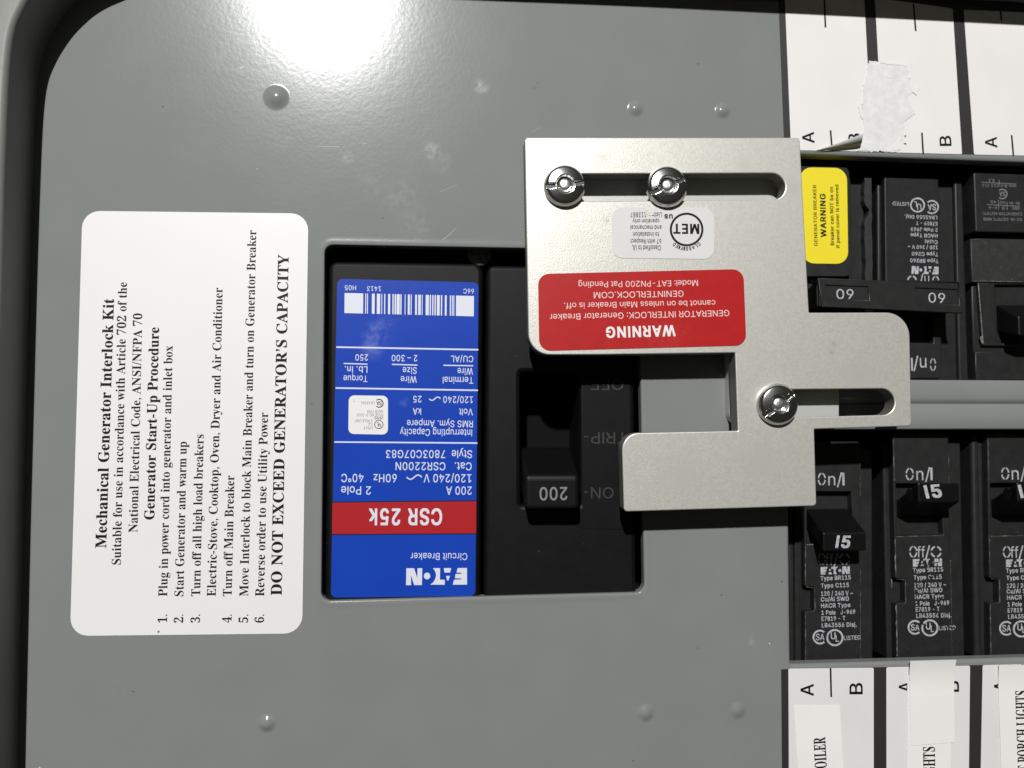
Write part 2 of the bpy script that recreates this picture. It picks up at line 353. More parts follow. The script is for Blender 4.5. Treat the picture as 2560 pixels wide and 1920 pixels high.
# ------------------------------------------------------------------ lettering
# outlines of the letters, 1/1000 em: character -> (advance, loops)
GLYPHS = {
 'sans': {
  'A': (480, [[16,0,201,509,276,509,463,0,395,0,287,302,264,372,232,478,245,478,213,371,191,302,85,0], [110,142,110,199,370,199,370,142]]),
  'B': (456, [[60,0,60,509,241,509,289,504,329,491,359,469,381,442,394,410,398,374,395,344,387,320,356,286,315,267,315,262,339,257,363,245,385,227,402,203,414,173,418,136,413,100,400,67,377,39,344,18,301,4,247,0], [125,57,245,57,296,63,330,80,349,105,355,137,352,161,342,184,327,203,306,218,279,228,248,231,125,231], [125,285,238,285,288,296,308,309,323,326,333,348,336,372,330,403,313,429,283,446,240,452,125,452]]),
  'C': (510, [[267,-7,205,1,150,25,104,63,70,115,48,179,40,254,48,329,70,393,104,445,150,484,205,508,267,516,340,504,373,490,402,471,427,447,448,418,463,385,473,348,408,348,389,395,357,428,315,449,267,456,223,450,184,432,150,403,125,364,109,314,103,254,109,194,125,145,151,105,184,76,223,59,267,53,315,60,357,81,389,114,408,160,473,160,463,124,448,91,428,62,402,38,373,19,341,5,305,-4]]),
  'D': (502, [[219,0,96,0,96,57,215,57,272,63,318,81,354,110,379,149,394,198,399,255,394,312,379,361,354,399,320,428,275,446,221,452,93,452,93,509,225,509,294,501,353,478,399,441,433,391,455,329,462,255,455,181,433,119,398,68,351,31,291,8], [125,509,125,0,60,0,60,509]]),
  'E': (419, [[60,0,60,509,372,509,372,452,125,452,125,286,355,286,355,229,125,229,125,57,375,57,375,0]]),
  'F': (410, [[60,0,60,509,369,509,369,452,125,452,125,278,346,278,346,221,125,221,125,0]]),
  'G': (520, [[269,-7,205,1,149,25,104,64,69,116,47,179,40,254,47,329,69,393,103,445,149,484,203,508,265,516,304,513,340,504,374,489,403,469,429,445,449,416,465,384,474,349,408,349,387,393,356,427,315,448,265,456,222,450,183,432,150,404,125,364,109,314,103,254,109,194,125,145,151,105,184,76,224,59,269,53,309,57,345,71,374,93,396,123,410,160,415,202,434,199,283,199,283,256,478,256,478,200,471,141,451,91,419,50,377,19,326,0]]),
  'H': (517, [[60,0,60,509,125,509,125,289,392,289,392,509,457,509,457,0,392,0,392,232,125,232,125,0]]),
  'I': (301, [[31,0,31,57,118,57,118,452,31,452,31,509,269,509,269,452,183,452,183,57,269,57,269,0]]),
  'J': (396, [[185,-7,124,3,75,33,44,81,33,145,33,173,98,173,98,145,104,104,122,74,149,56,185,50,220,56,248,74,266,104,272,145,272,509,336,509,336,145,326,81,294,33,246,3]]),
  'K': (467, [[104,145,104,216,139,261,174,303,212,344,364,509,448,509,231,276,228,276], [60,0,60,509,125,509,125,334,124,225,125,193,125,0], [372,0,188,259,228,309,449,0]]),
  'L': (393, [[60,0,60,509,125,509,125,57,361,57,361,0]]),
  'M': (628, [[60,0,60,509,152,509,277,187,287,159,299,123,311,84,322,49,307,49,318,83,330,121,342,158,352,187,476,509,568,509,568,0,504,0,504,291,504,327,505,369,506,413,507,457,513,457,498,409,482,363,467,322,456,291,342,0,286,0,170,291,159,321,145,361,129,408,112,457,119,457,120,416,121,372,122,328,122,291,122,0]]),
  'N': (523, [[60,0,60,509,136,509,343,183,363,151,388,107,414,55,405,54,401,108,399,157,399,195,399,509,463,509,463,0,387,0,202,290,177,331,148,381,108,452,119,454,122,384,124,328,125,291,125,0]]),
  'O': (533, [[267,-7,205,1,150,25,105,63,70,115,48,179,40,254,48,329,70,393,105,445,150,484,205,508,267,516,329,508,384,484,429,445,464,393,486,329,493,254,486,179,464,115,429,63,384,25,329,1], [267,53,310,59,349,76,383,105,408,144,425,194,430,254,425,314,408,365,383,404,349,433,310,450,267,456,223,450,184,433,151,404,125,364,109,314,103,254,109,194,125,144,151,105,184,76,223,59]]),
  'P': (445, [[60,0,60,509,235,509,289,503,332,487,366,462,390,430,404,391,409,348,404,304,390,265,366,233,332,207,289,191,235,186,109,186,109,242,233,242,269,246,297,256,318,272,333,294,342,319,344,348,342,376,333,402,318,423,297,439,268,449,232,452,125,452,125,0]]),
  'R': (449, [[60,0,60,509,236,509,290,504,333,489,367,465,390,433,405,395,409,352,405,309,390,271,367,240,333,217,289,203,236,198,96,198,96,255,234,255,269,258,298,267,319,281,334,300,342,324,345,352,342,380,334,405,319,425,298,440,269,449,233,452,125,452,125,0], [353,0,230,229,303,229,428,0]]),
  'S': (447, [[224,-9,172,-4,128,9,91,31,64,60,46,96,38,137,104,137,110,110,123,88,142,71,166,59,224,49,257,52,286,60,311,74,329,92,341,114,346,139,342,161,332,179,296,205,245,222,184,239,128,260,86,289,60,326,52,372,58,413,75,448,102,476,138,498,180,511,227,516,275,511,316,498,351,476,377,449,394,415,401,378,337,378,326,412,302,437,267,453,225,459,194,456,167,448,145,435,129,418,118,398,115,376,119,352,131,334,169,308,212,293,264,279,312,264,359,238,395,198,405,171,408,139,403,99,386,64,360,34,323,11,278,-4]]),
  'T': (449, [[32,452,32,509,417,509,417,452,257,452,257,0,193,0,193,452]]),
  'U': (517, [[259,-8,203,-2,154,15,114,43,85,80,66,124,60,173,60,509,124,509,124,178,128,144,141,113,160,87,187,68,220,56,259,52,298,56,331,68,357,87,377,113,389,144,393,178,393,509,457,509,457,173,451,124,433,80,403,43,363,15,315,-2]]),
  'V': (480, [[204,0,16,509,84,509,192,206,215,137,248,31,235,31,267,138,290,206,395,509,463,509,278,0]]),
  'W': (686, [[155,0,16,509,82,509,163,196,175,145,187,94,197,40,189,40,200,94,211,145,224,196,306,509,380,509,462,196,474,145,486,94,497,40,488,40,499,94,510,145,523,196,603,509,670,509,530,0,455,0,368,323,351,391,336,475,350,475,335,395,318,323,230,0]]),
  'X': (474, [[18,0,217,284,217,236,29,509,104,509,178,400,204,361,223,329,243,292,232,292,252,329,272,361,298,400,374,509,446,509,259,239,259,287,456,0,382,0,292,129,268,165,250,195,230,231,244,231,225,196,206,166,182,129,91,0]]),
  'Y': (472, [[203,0,203,208,16,509,91,509,192,344,222,292,250,230,224,230,251,293,280,344,381,509,455,509,268,208,268,0]]),
  'a': (389, [[160,-9,126,-5,94,5,68,22,48,45,35,73,30,108,34,138,43,161,58,179,78,193,125,211,178,220,234,227,265,235,273,243,276,255,276,257,267,297,240,322,196,331,149,322,118,301,100,274,41,291,57,322,79,346,104,364,133,375,194,384,239,379,286,360,306,343,322,320,333,290,337,251,337,0,277,0,277,52,272,52,252,25,215,1], [170,45,202,49,228,59,248,74,263,93,272,115,276,138,276,190,259,182,231,176,200,171,175,168,134,159,103,139,95,124,92,105,102,72,130,52]]),
  'b': (424, [[229,-8,198,-5,172,4,138,31,118,59,112,59,112,0,53,0,53,509,114,509,114,319,118,319,137,346,171,373,197,381,229,384,274,378,313,361,345,332,370,293,385,245,390,189,385,133,370,84,346,45,313,16,274,-2], [220,47,253,51,279,66,301,88,316,117,325,151,328,189,325,227,316,261,301,290,280,311,253,325,220,330,188,325,161,312,140,291,125,263,116,229,113,189,116,150,125,115,140,86,162,65,188,51]]),
  'c': (396, [[207,-8,159,-2,117,16,82,46,56,85,40,133,34,187,40,243,56,291,82,330,117,360,159,378,207,384,260,377,305,356,340,322,362,277,303,262,290,289,270,311,242,325,207,330,173,325,145,310,124,287,108,258,99,224,96,187,99,151,108,117,124,89,145,66,173,51,207,46,243,52,271,66,292,89,304,117,363,102,341,56,306,21,261,-1]]),
  'd': (424, [[195,-8,151,-2,111,16,79,45,55,84,39,133,34,189,39,245,55,293,79,332,112,361,151,378,196,384,228,381,253,373,287,346,306,319,311,319,311,509,372,509,372,0,313,0,313,59,307,59,287,31,252,4,227,-5], [205,47,236,51,263,65,284,86,299,115,309,150,312,189,309,229,300,263,284,291,263,312,237,325,205,330,172,325,145,311,124,290,108,261,99,227,96,189,99,151,109,117,124,88,145,66,172,51]]),
  'e': (404, [[212,-8,161,-2,117,16,82,46,56,85,40,132,34,187,39,242,55,290,81,329,115,359,157,378,205,384,266,374,294,361,319,341,341,315,357,282,368,242,371,194,371,169,75,169,75,221,338,221,310,202,307,237,298,269,283,294,263,314,237,326,205,330,173,326,146,313,125,294,109,270,99,241,96,211,96,178,100,139,110,106,128,80,151,61,179,50,212,46,254,53,285,73,306,105,365,91,353,63,335,39,311,19,283,4,249,-5]]),
  'f': (254, [[228,379,228,327,6,327,6,379], [81,0,81,432,84,461,96,486,113,505,135,519,187,530,222,527,243,521,227,468,215,472,195,474,171,470,154,460,145,443,142,419,142,0]]),
  'g': (425, [[207,-151,168,-148,134,-140,82,-110,51,-69,101,-41,122,-66,154,-88,207,-97,249,-92,282,-75,304,-47,311,-6,311,68,306,68,287,41,252,16,227,8,195,5,152,10,113,27,80,53,55,90,39,136,34,191,39,246,55,293,80,332,112,361,152,378,196,384,228,382,253,373,288,346,308,319,313,319,313,379,372,379,372,-9,367,-54,350,-90,324,-117,291,-136,251,-147], [205,59,237,63,264,75,285,95,300,121,309,154,312,193,309,231,300,264,285,291,264,312,237,325,205,330,172,325,145,312,124,290,109,262,99,229,96,193,99,155,109,123,124,96,145,76,172,63]]),
  'h': (410, [[114,227,114,0,53,0,53,509,114,509,114,287,102,287,124,332,152,362,187,379,227,384,264,380,295,369,321,349,341,321,353,285,357,240,357,0,296,0,296,235,290,275,273,304,246,323,210,329,184,326,161,317,141,303,126,283,117,257]]),
  'i': (167, [[53,0,53,379,114,379,114,0], [84,443,67,446,54,455,44,468,41,483,44,499,54,512,67,521,84,524,100,521,114,512,123,499,126,483,123,468,114,455,100,446]]),
  'j': (167, [[53,379,114,379,114,-30,111,-63,102,-90,86,-113,65,-129,37,-139,4,-143,-10,-143,-10,-87,2,-87,25,-83,40,-72,50,-54,53,-29], [83,443,67,446,53,455,44,468,41,483,44,499,53,512,67,521,83,524,100,521,114,512,123,499,126,483,123,468,114,455,100,446]]),
  'k': (381, [[110,137,110,212,121,212,284,379,360,379,184,199,177,199], [53,0,53,509,114,509,114,0], [294,0,148,186,191,229,372,0]]),
  'l': (189, [[139,-2,101,3,74,20,58,47,53,84,53,509,114,509,114,99,120,62,130,54,146,52,160,53,170,54,181,3,162,-1]]),
  'm': (610, [[53,0,53,379,112,379,112,295,108,295,118,323,132,346,172,376,219,386,257,380,287,361,309,331,321,295,312,295,322,321,337,343,381,375,437,386,468,383,497,372,522,354,541,328,553,296,557,255,557,0,496,0,496,254,490,289,473,313,447,326,419,330,395,328,374,320,345,290,335,247,335,0,274,0,274,260,269,288,253,311,229,326,199,330,158,320,140,307,126,289,117,266,114,238,114,0]]),
  'n': (410, [[114,227,114,0,53,0,53,379,112,379,112,287,102,287,124,332,152,362,187,379,227,384,264,380,295,369,321,349,341,321,353,285,357,240,357,0,296,0,296,235,290,275,273,304,246,323,210,329,184,326,161,317,141,303,126,283,117,257]]),
  'o': (415, [[207,-8,159,-2,117,16,82,46,56,85,40,133,34,187,40,243,56,291,82,330,117,360,159,378,207,384,256,378,299,360,333,330,359,291,376,243,381,187,376,133,359,85,333,46,299,16,256,-2], [207,46,242,51,270,66,292,89,307,117,316,151,319,187,316,224,307,258,292,287,270,310,242,325,207,330,173,325,145,310,124,287,108,258,99,224,96,187,99,151,108,117,124,89,145,66,173,51]]),
  'p': (424, [[53,-143,53,379,112,379,112,319,118,319,137,346,171,373,197,381,229,384,274,378,313,361,345,332,370,293,385,245,390,189,385,133,370,84,346,45,313,16,274,-2,229,-8,198,-5,173,4,138,31,118,59,114,59,114,-143], [220,47,253,51,279,66,301,88,316,117,325,151,328,189,325,227,316,261,301,290,280,311,253,325,220,330,188,325,161,312,140,291,125,263,116,229,113,189,116,150,125,115,140,86,162,65,188,51]]),
  'r': (259, [[53,0,53,379,112,379,112,321,115,321,130,347,152,367,181,380,213,385,229,384,243,384,243,322,230,324,207,326,182,323,159,315,140,301,126,284,117,262,114,237,114,0]]),
  's': (365, [[182,-8,145,-5,112,3,84,18,62,38,45,63,36,94,94,107,105,79,124,60,150,49,181,45,217,50,244,62,262,81,268,103,265,121,254,136,237,147,212,155,149,170,104,186,72,208,53,237,47,274,51,305,65,332,87,354,115,370,149,381,187,384,223,381,254,372,279,358,299,339,324,290,268,277,258,298,243,316,219,328,187,333,156,329,131,317,114,299,109,277,112,258,124,243,172,223,229,209,275,194,306,171,325,142,331,107,326,75,312,47,290,24,260,6,223,-5]]),
  't': (227, [[204,379,204,327,6,327,6,379], [65,471,126,471,126,98,128,76,136,61,150,53,170,50,185,51,202,54,213,2,192,-3,168,-4,125,2,92,21,72,52,65,93]]),
  'u': (410, [[182,-5,146,-1,115,11,89,31,69,59,57,95,53,139,53,379,114,379,114,144,119,105,137,75,164,56,200,50,226,53,249,62,268,77,283,97,293,122,296,153,296,379,357,379,357,0,298,0,298,92,307,92,286,47,257,17,222,0]]),
  'v': (389, [[163,0,17,379,84,379,165,155,187,87,206,21,184,21,203,87,224,155,305,379,371,379,226,0]]),
  'w': (567, [[138,0,23,379,87,379,133,214,154,137,175,41,165,41,186,135,206,214,252,379,316,379,362,214,382,136,402,41,391,41,413,135,434,214,480,379,545,379,429,0,368,0,319,172,305,225,291,280,277,338,291,338,277,280,263,225,248,172,199,0]]),
  'x': (379, [[21,0,171,218,171,171,29,379,100,379,147,306,179,253,207,206,175,206,202,253,233,306,282,379,352,379,209,169,209,214,358,0,287,0,231,85,200,136,173,182,205,182,178,136,148,85,91,0]]),
  'y': (389, [[47,-139,61,-86,71,-87,104,-89,130,-74,151,-36,163,-1,17,379,84,379,165,155,187,87,206,21,184,21,202,87,224,155,305,379,371,379,204,-58,177,-107,139,-136,91,-145,65,-143]]),
  'q': (424, [[372,-143,311,-143,311,59,306,59,287,31,252,4,227,-5,195,-8,151,-2,111,16,79,45,55,84,39,133,34,189,39,245,55,293,79,332,112,361,151,378,196,384,228,381,253,373,287,346,307,319,313,319,313,379,372,379], [205,47,236,51,263,65,284,86,299,115,309,150,312,189,309,229,300,263,284,291,263,312,237,325,205,330,172,325,145,311,124,290,108,261,99,227,96,189,99,151,109,117,124,88,145,66,172,51]]),
  'z': (380, [[42,0,42,46,254,320,254,323,48,323,48,379,333,379,333,331,126,60,126,56,339,56,339,0]]),
  '0': (453, [[227,-7,174,1,130,24,95,62,69,113,53,178,48,254,53,330,69,395,95,447,130,484,174,508,227,516,279,508,323,484,358,447,384,395,400,330,405,254,400,178,384,113,359,62,323,24,279,1], [227,50,261,56,290,74,313,103,330,144,340,194,344,254,340,314,330,365,313,405,290,435,261,453,227,460,192,453,163,435,140,405,123,365,113,314,109,254,113,194,123,144,140,103,163,74,192,56]]),
  '1': (453, [[76,0,76,55,391,55,391,0], [276,509,276,0,212,0,212,448,209,448,86,358,86,427,198,509]]),
  '2': (453, [[64,0,64,47,234,229,282,282,311,327,320,371,317,397,308,419,293,436,273,449,224,460,196,457,172,447,153,433,139,413,130,390,127,362,66,362,71,405,86,442,111,473,143,496,182,511,225,516,268,511,306,497,337,474,361,445,376,411,381,372,371,318,336,259,267,180,153,60,153,57,389,57,389,0]]),
  '3': (453, [[218,-7,173,-3,133,10,98,30,70,57,52,91,44,132,109,132,115,107,126,87,144,71,165,59,219,50,275,61,297,74,315,93,325,116,329,145,326,172,316,196,299,217,275,234,242,244,201,248,157,248,157,299,288,448,288,452,70,452,70,509,372,509,372,461,211,278,211,289,264,288,308,276,344,253,371,222,387,186,393,145,387,103,370,66,344,36,309,12,266,-2]]),
  '4': (453, [[40,105,40,158,247,509,311,509,109,166,109,163,413,163,413,105], [282,0,282,121,282,146,282,318,343,318,343,0]]),
  '5': (453, [[221,-7,178,-2,140,11,108,32,83,60,66,93,60,130,122,130,127,108,138,89,173,60,221,50,250,53,276,64,298,82,314,104,324,131,328,162,324,193,314,221,297,244,275,262,248,273,218,277,167,268,128,246,67,253,96,509,366,509,366,452,151,452,134,301,136,301,178,325,229,334,263,330,294,321,321,306,345,285,364,260,379,231,388,199,391,163,385,117,369,76,343,41,309,15,268,-1]]),
  '6': (453, [[226,-7,182,-1,142,15,109,40,84,74,69,115,64,162,68,199,80,239,137,340,252,509,322,509,151,261,145,261,165,288,196,307,235,314,278,309,316,295,346,271,370,240,384,201,389,157,384,112,368,73,343,39,310,14,271,-2], [226,48,254,52,279,63,299,79,314,101,324,128,327,157,324,187,314,213,299,235,279,251,254,262,226,265,198,262,174,252,153,235,138,214,128,188,125,158,128,128,138,102,153,79,174,63,198,52]]),
  '7': (453, [[97,0,323,448,323,452,62,452,62,509,391,509,391,449,165,0]]),
  '8': (453, [[226,-7,178,-2,136,11,101,33,74,62,57,96,52,135,55,166,65,195,81,220,101,241,125,256,153,265,153,267,119,282,93,308,76,342,70,380,75,417,90,450,114,477,146,498,184,511,226,516,269,511,306,498,337,477,361,450,377,417,382,380,376,342,359,308,333,282,300,267,300,265,327,256,351,241,372,220,387,195,397,166,401,135,395,96,378,62,352,33,317,11,275,-2], [226,49,258,52,285,60,307,74,323,91,333,113,337,139,333,165,322,189,305,208,283,223,256,232,226,235,196,232,169,223,147,208,130,189,119,165,115,139,119,113,129,91,145,74,167,60,195,52], [226,290,274,300,293,313,307,330,316,351,319,376,316,399,308,420,294,437,275,449,226,460,177,449,159,437,145,420,136,399,133,376,136,351,145,330,159,313,178,300]]),
  '9': (453, [[226,516,271,510,310,494,343,468,368,434,384,393,389,347,385,309,373,270,315,168,200,0,130,0,301,248,307,248,287,221,257,202,218,195,175,199,137,214,106,237,83,269,68,307,64,352,69,397,85,436,110,469,143,494,182,510], [226,460,199,457,174,446,154,429,138,407,129,381,125,352,129,322,138,295,154,274,174,257,199,247,226,243,254,247,279,257,299,273,314,295,324,321,327,350,324,381,314,407,299,429,279,446,254,457]]),
  ' ': (188, []),
  '/': (249, [[235,533,71,-76,14,-76,178,533]]),
  '-': (453, [[337,244,337,188,114,188,114,244]]),
  '–': (350, [[350,244,350,188,0,188,0,244]]),
  '.': (188, [[95,-4,78,-1,63,9,53,24,50,41,53,59,63,73,78,83,95,87,113,83,128,73,138,59,141,41,138,24,128,9,113,-1]]),
  ',': (188, [[38,-119,68,71,137,71,84,-119]]),
  ':': (188, [[95,-4,78,-1,63,9,53,24,50,41,53,59,63,73,78,83,95,87,113,83,128,73,138,59,141,41,138,24,128,9,113,-1], [95,271,78,274,63,284,53,299,50,316,53,334,63,349,78,359,95,362,113,359,128,349,138,334,141,316,138,299,128,284,113,274]]),
  '~': (453, [[52,150,55,188,66,218,82,240,103,255,151,266,197,256,246,221,275,198,299,192,318,196,332,207,341,226,344,253,400,253,397,215,386,185,370,163,349,148,301,137,254,148,207,182,177,204,154,210,136,207,121,196,111,178,108,150]]),
  '°': (316, [[158,283,128,287,101,298,77,316,59,340,47,367,43,397,47,428,59,455,77,479,101,497,128,509,158,513,188,509,216,497,239,479,257,455,269,428,273,397,269,367,257,340,239,316,216,298,188,287], [158,334,190,343,213,366,222,397,213,430,190,453,158,462,126,453,103,430,95,397,103,366,126,343]]),
 },
 'serif': {
  'A': (650, [[-13,0,-13,27,13,32,35,45,54,71,73,111,307,694,334,693,572,129,612,51,632,33,660,27,660,0,341,0,341,27,402,37,422,68,406,121,376,197,154,197,117,105,113,88,111,72,129,38,184,27,190,27,190,0], [169,239,360,239,263,475]]),
  'B': (659, [[24,0,24,26,67,33,93,48,107,77,111,122,111,549,103,614,92,633,76,645,23,653,23,678,328,678,474,661,561,609,590,522,572,450,518,399,427,368,536,332,601,275,623,196,605,113,553,52,468,13,354,0], [271,375,280,375,348,383,392,406,416,448,424,514,418,573,401,614,370,638,322,646,294,643,280,633,273,613,271,582], [330,36,385,45,422,73,441,121,448,191,439,262,413,309,365,335,294,344,271,344,271,97,274,68,284,50,301,39]]),
  'C': (697, [[382,-16,288,-5,205,30,135,84,83,156,50,242,39,340,50,437,84,523,137,594,207,648,291,682,386,693,460,684,547,655,577,648,607,659,624,693,650,693,650,459,625,459,584,542,531,606,466,646,395,660,330,647,279,608,243,544,221,453,214,337,222,228,246,144,286,83,342,47,414,35,474,43,533,67,589,105,638,158,666,132,589,50,494,0]]),
  'D': (738, [[30,0,30,26,69,32,94,44,106,69,110,111,110,557,105,606,91,635,64,648,22,653,22,678,330,678,440,668,532,639,604,590,655,523,687,439,697,339,683,217,640,122,568,54,469,14,340,0], [331,36,391,44,439,70,476,112,510,207,522,341,514,450,492,536,454,596,400,633,332,645,301,641,282,631,274,609,271,573,271,107,274,72,282,51,300,40]]),
  'E': (658, [[21,0,21,25,65,30,93,44,107,72,112,116,112,549,107,603,93,634,66,648,24,653,24,678,594,678,594,476,571,476,549,555,507,605,440,632,345,641,298,638,285,632,277,621,272,578,272,366,288,366,346,375,386,401,412,446,429,514,453,514,453,176,428,176,420,229,407,270,386,299,359,318,322,328,276,331,272,331,272,100,275,69,286,52,307,44,343,41,410,45,467,58,513,79,552,112,585,156,612,213,640,213,599,0]]),
  'F': (602, [[23,0,23,26,67,34,93,50,107,79,111,125,111,558,106,603,92,630,64,645,21,653,21,678,586,678,586,476,562,476,549,532,529,574,501,605,462,626,409,638,342,642,298,640,277,627,271,593,271,368,283,368,340,377,381,403,408,448,423,516,450,516,450,176,424,176,409,251,382,299,341,324,281,333,271,333,271,120,280,64,292,46,312,35,382,26,382,0]]),
  'G': (756, [[399,-15,298,-4,211,29,139,82,86,153,52,240,41,341,52,439,86,524,138,595,208,648,290,682,383,693,464,684,550,656,577,649,592,652,604,660,624,693,651,693,651,458,625,458,600,515,569,564,532,604,490,635,445,654,398,660,333,647,282,609,246,544,224,455,217,339,230,201,268,101,306,55,354,28,410,19,458,24,489,41,505,68,510,106,510,190,505,229,490,254,460,266,410,271,410,295,745,295,745,271,704,266,680,254,668,230,664,191,664,43,532,-1]]),
  'H': (779, [[23,0,23,26,67,32,93,47,107,75,111,120,111,564,106,605,93,631,66,646,24,653,24,678,360,678,360,653,304,643,288,633,278,618,271,564,271,373,509,373,509,564,502,618,493,633,477,643,420,653,420,678,755,678,755,653,712,646,686,632,673,606,669,564,669,120,673,77,687,49,712,33,755,26,755,0,420,0,420,26,463,32,490,46,504,73,509,120,509,329,271,329,271,120,275,75,289,47,316,32,360,26,360,0]]),
  'I': (388, [[20,0,20,26,63,34,91,48,107,73,112,112,112,576,107,614,94,637,67,648,20,653,20,678,364,678,364,653,319,648,292,637,277,614,272,576,272,115,279,66,289,50,307,39,366,26,366,0]]),
  'K': (760, [[24,0,24,26,68,32,94,47,108,75,112,120,112,564,107,605,94,632,67,647,25,653,25,678,361,678,361,653,305,643,289,633,279,618,272,564,272,348,478,556,509,593,519,623,498,646,433,653,433,678,723,678,723,653,710,653,618,624,513,537,403,424,690,69,725,37,773,26,773,0,418,0,418,26,456,27,479,31,493,40,497,51,491,70,471,98,297,318,272,295,272,120,277,75,290,47,317,32,361,26,361,0]]),
  'L': (635, [[23,0,23,26,67,32,93,47,107,75,111,120,111,564,106,606,93,633,66,647,24,653,24,678,372,678,372,653,310,646,291,636,280,620,271,564,271,123,276,70,284,55,298,47,348,41,414,46,469,59,513,83,551,119,582,167,609,230,636,230,598,0]]),
  'M': (944, [[21,0,21,26,64,32,92,47,107,74,112,118,112,569,105,619,95,634,79,644,22,653,22,678,275,678,472,212,669,678,919,678,919,653,878,645,853,630,839,604,834,563,834,127,841,64,851,45,866,35,918,26,918,0,589,0,589,26,644,37,660,48,670,66,677,124,677,594,429,0,402,0,157,579,157,119,162,72,178,44,207,30,252,26,252,0]]),
  'N': (735, [[600,-16,159,521,159,117,163,73,177,46,203,32,248,26,248,0,27,0,27,26,81,35,96,45,106,62,113,117,113,578,54,645,27,653,27,678,233,678,582,251,582,562,575,617,565,632,549,643,493,653,493,678,714,678,714,653,671,647,645,633,632,605,628,561,628,-16]]),
  'O': (782, [[388,-16,317,-9,251,11,192,43,141,86,98,138,67,199,48,266,41,339,48,411,67,479,98,539,141,592,193,635,254,667,321,687,395,694,466,687,532,668,591,636,642,594,684,542,716,481,735,413,742,339,735,266,716,199,684,138,641,86,589,43,529,11,461,-9], [394,18,456,31,503,69,538,134,558,223,565,339,553,478,518,579,461,640,387,660,325,647,278,609,243,544,223,455,216,339,228,201,264,100,321,39]]),
  'P': (622, [[23,0,23,26,67,32,93,47,107,75,111,120,111,564,106,605,93,631,66,646,24,653,24,678,318,678,428,672,500,655,546,628,580,592,602,547,609,494,593,417,546,358,468,319,360,306,271,306,271,120,275,75,289,47,316,32,360,26,360,0], [271,342,300,342,363,351,405,376,427,422,435,490,429,558,410,605,375,633,322,642,297,639,282,631,274,616,271,593]]),
  'R': (704, [[23,0,23,26,67,32,93,47,107,75,111,120,111,564,106,605,93,631,66,646,24,653,24,678,323,678,454,667,547,634,603,578,621,498,604,425,553,370,469,333,643,75,674,38,690,29,712,26,715,26,715,0,504,0,300,316,271,316,271,120,275,75,289,47,316,32,360,26,360,0], [271,348,303,348,370,357,417,385,443,432,452,500,439,579,400,626,334,642,301,639,282,629,274,609,271,574]]),
  'S': (581, [[64,-16,64,235,93,235,123,140,166,74,222,35,293,22,344,30,383,54,407,89,415,133,395,192,335,238,242,284,167,329,115,376,84,430,74,494,81,551,100,600,131,639,172,669,220,688,275,694,342,687,420,667,434,664,446,662,467,670,477,694,505,694,505,475,480,475,462,528,437,573,406,610,370,639,330,656,289,662,243,655,208,635,185,604,178,566,185,530,204,501,236,476,281,451,377,406,431,377,473,347,502,315,521,280,531,241,535,198,527,138,505,86,468,43,418,12,357,-8,286,-15,236,-12,187,1,147,14,126,18,103,11,91,-16]]),
  'T': (630, [[137,0,137,26,183,31,212,46,227,75,232,120,232,645,222,645,151,634,97,601,61,546,43,473,16,473,16,678,611,678,611,472,586,472,558,568,496,626,400,645,392,645,392,120,397,73,412,45,440,31,488,26,488,0]]),
  'U': (733, [[369,-19,250,-4,170,43,124,120,109,231,109,564,104,605,91,631,64,646,22,653,22,678,358,678,358,653,302,643,285,633,275,618,269,564,269,208,277,131,303,77,346,44,409,33,506,56,565,124,584,237,584,563,579,604,565,631,537,645,489,653,489,678,706,678,706,653,668,644,645,628,633,602,629,563,629,270,613,137,566,48,485,-2]]),
  'V': (637, [[316,-19,66,567,34,626,12,644,-21,653,-21,678,314,678,314,653,274,651,248,644,232,630,227,610,240,563,385,213,518,562,528,609,523,630,509,643,445,653,445,678,658,678,658,653,630,649,608,637,589,612,569,570,342,-19]]),
  'W': (910, [[254,-16,48,585,23,636,4,648,-23,653,-23,678,269,678,269,653,223,643,213,631,209,611,220,555,332,228,448,525,426,594,414,623,398,640,375,648,341,653,341,678,654,678,654,653,602,643,585,613,594,575,706,247,805,550,817,605,813,627,801,641,780,649,749,653,749,678,929,678,929,653,904,644,885,627,856,565,664,-16,637,-16,470,460,283,-16]]),
  'X': (701, [[17,0,17,26,79,44,134,99,288,310,116,575,71,633,49,648,24,653,21,653,21,678,363,678,363,653,341,653,298,644,283,618,300,578,394,431,479,556,498,590,505,616,488,643,436,653,436,678,682,678,682,653,677,653,636,647,600,630,566,599,531,556,418,394,615,85,650,41,667,30,687,26,691,26,691,0,355,0,355,26,362,26,414,35,432,61,426,85,409,118,312,272,205,120,190,93,185,67,204,36,259,26,259,0]]),
  'Y': (634, [[151,0,151,26,195,32,221,47,235,75,239,120,239,266,69,576,44,617,21,639,1,648,-20,652,-20,678,308,678,308,652,291,652,248,644,236,633,232,620,244,583,370,336,496,545,513,580,519,607,500,641,444,652,439,652,439,678,654,678,654,652,630,646,609,632,570,583,399,303,399,120,404,75,417,47,444,32,488,26,488,0]]),
  'a': (512, [[379,-15,337,-8,310,15,298,52,225,3,142,-13,96,-6,60,17,38,51,30,94,46,154,95,203,177,244,296,283,296,359,292,395,278,421,255,435,220,440,171,432,155,408,169,382,179,363,183,344,178,320,164,301,142,288,115,284,87,289,67,303,53,324,49,352,55,385,73,415,103,439,141,458,188,470,241,474,332,464,392,435,425,385,436,313,436,93,439,59,453,51,477,62,490,41,438,-1], [225,50,259,61,296,94,296,252,229,225,189,183,176,125,188,69]]),
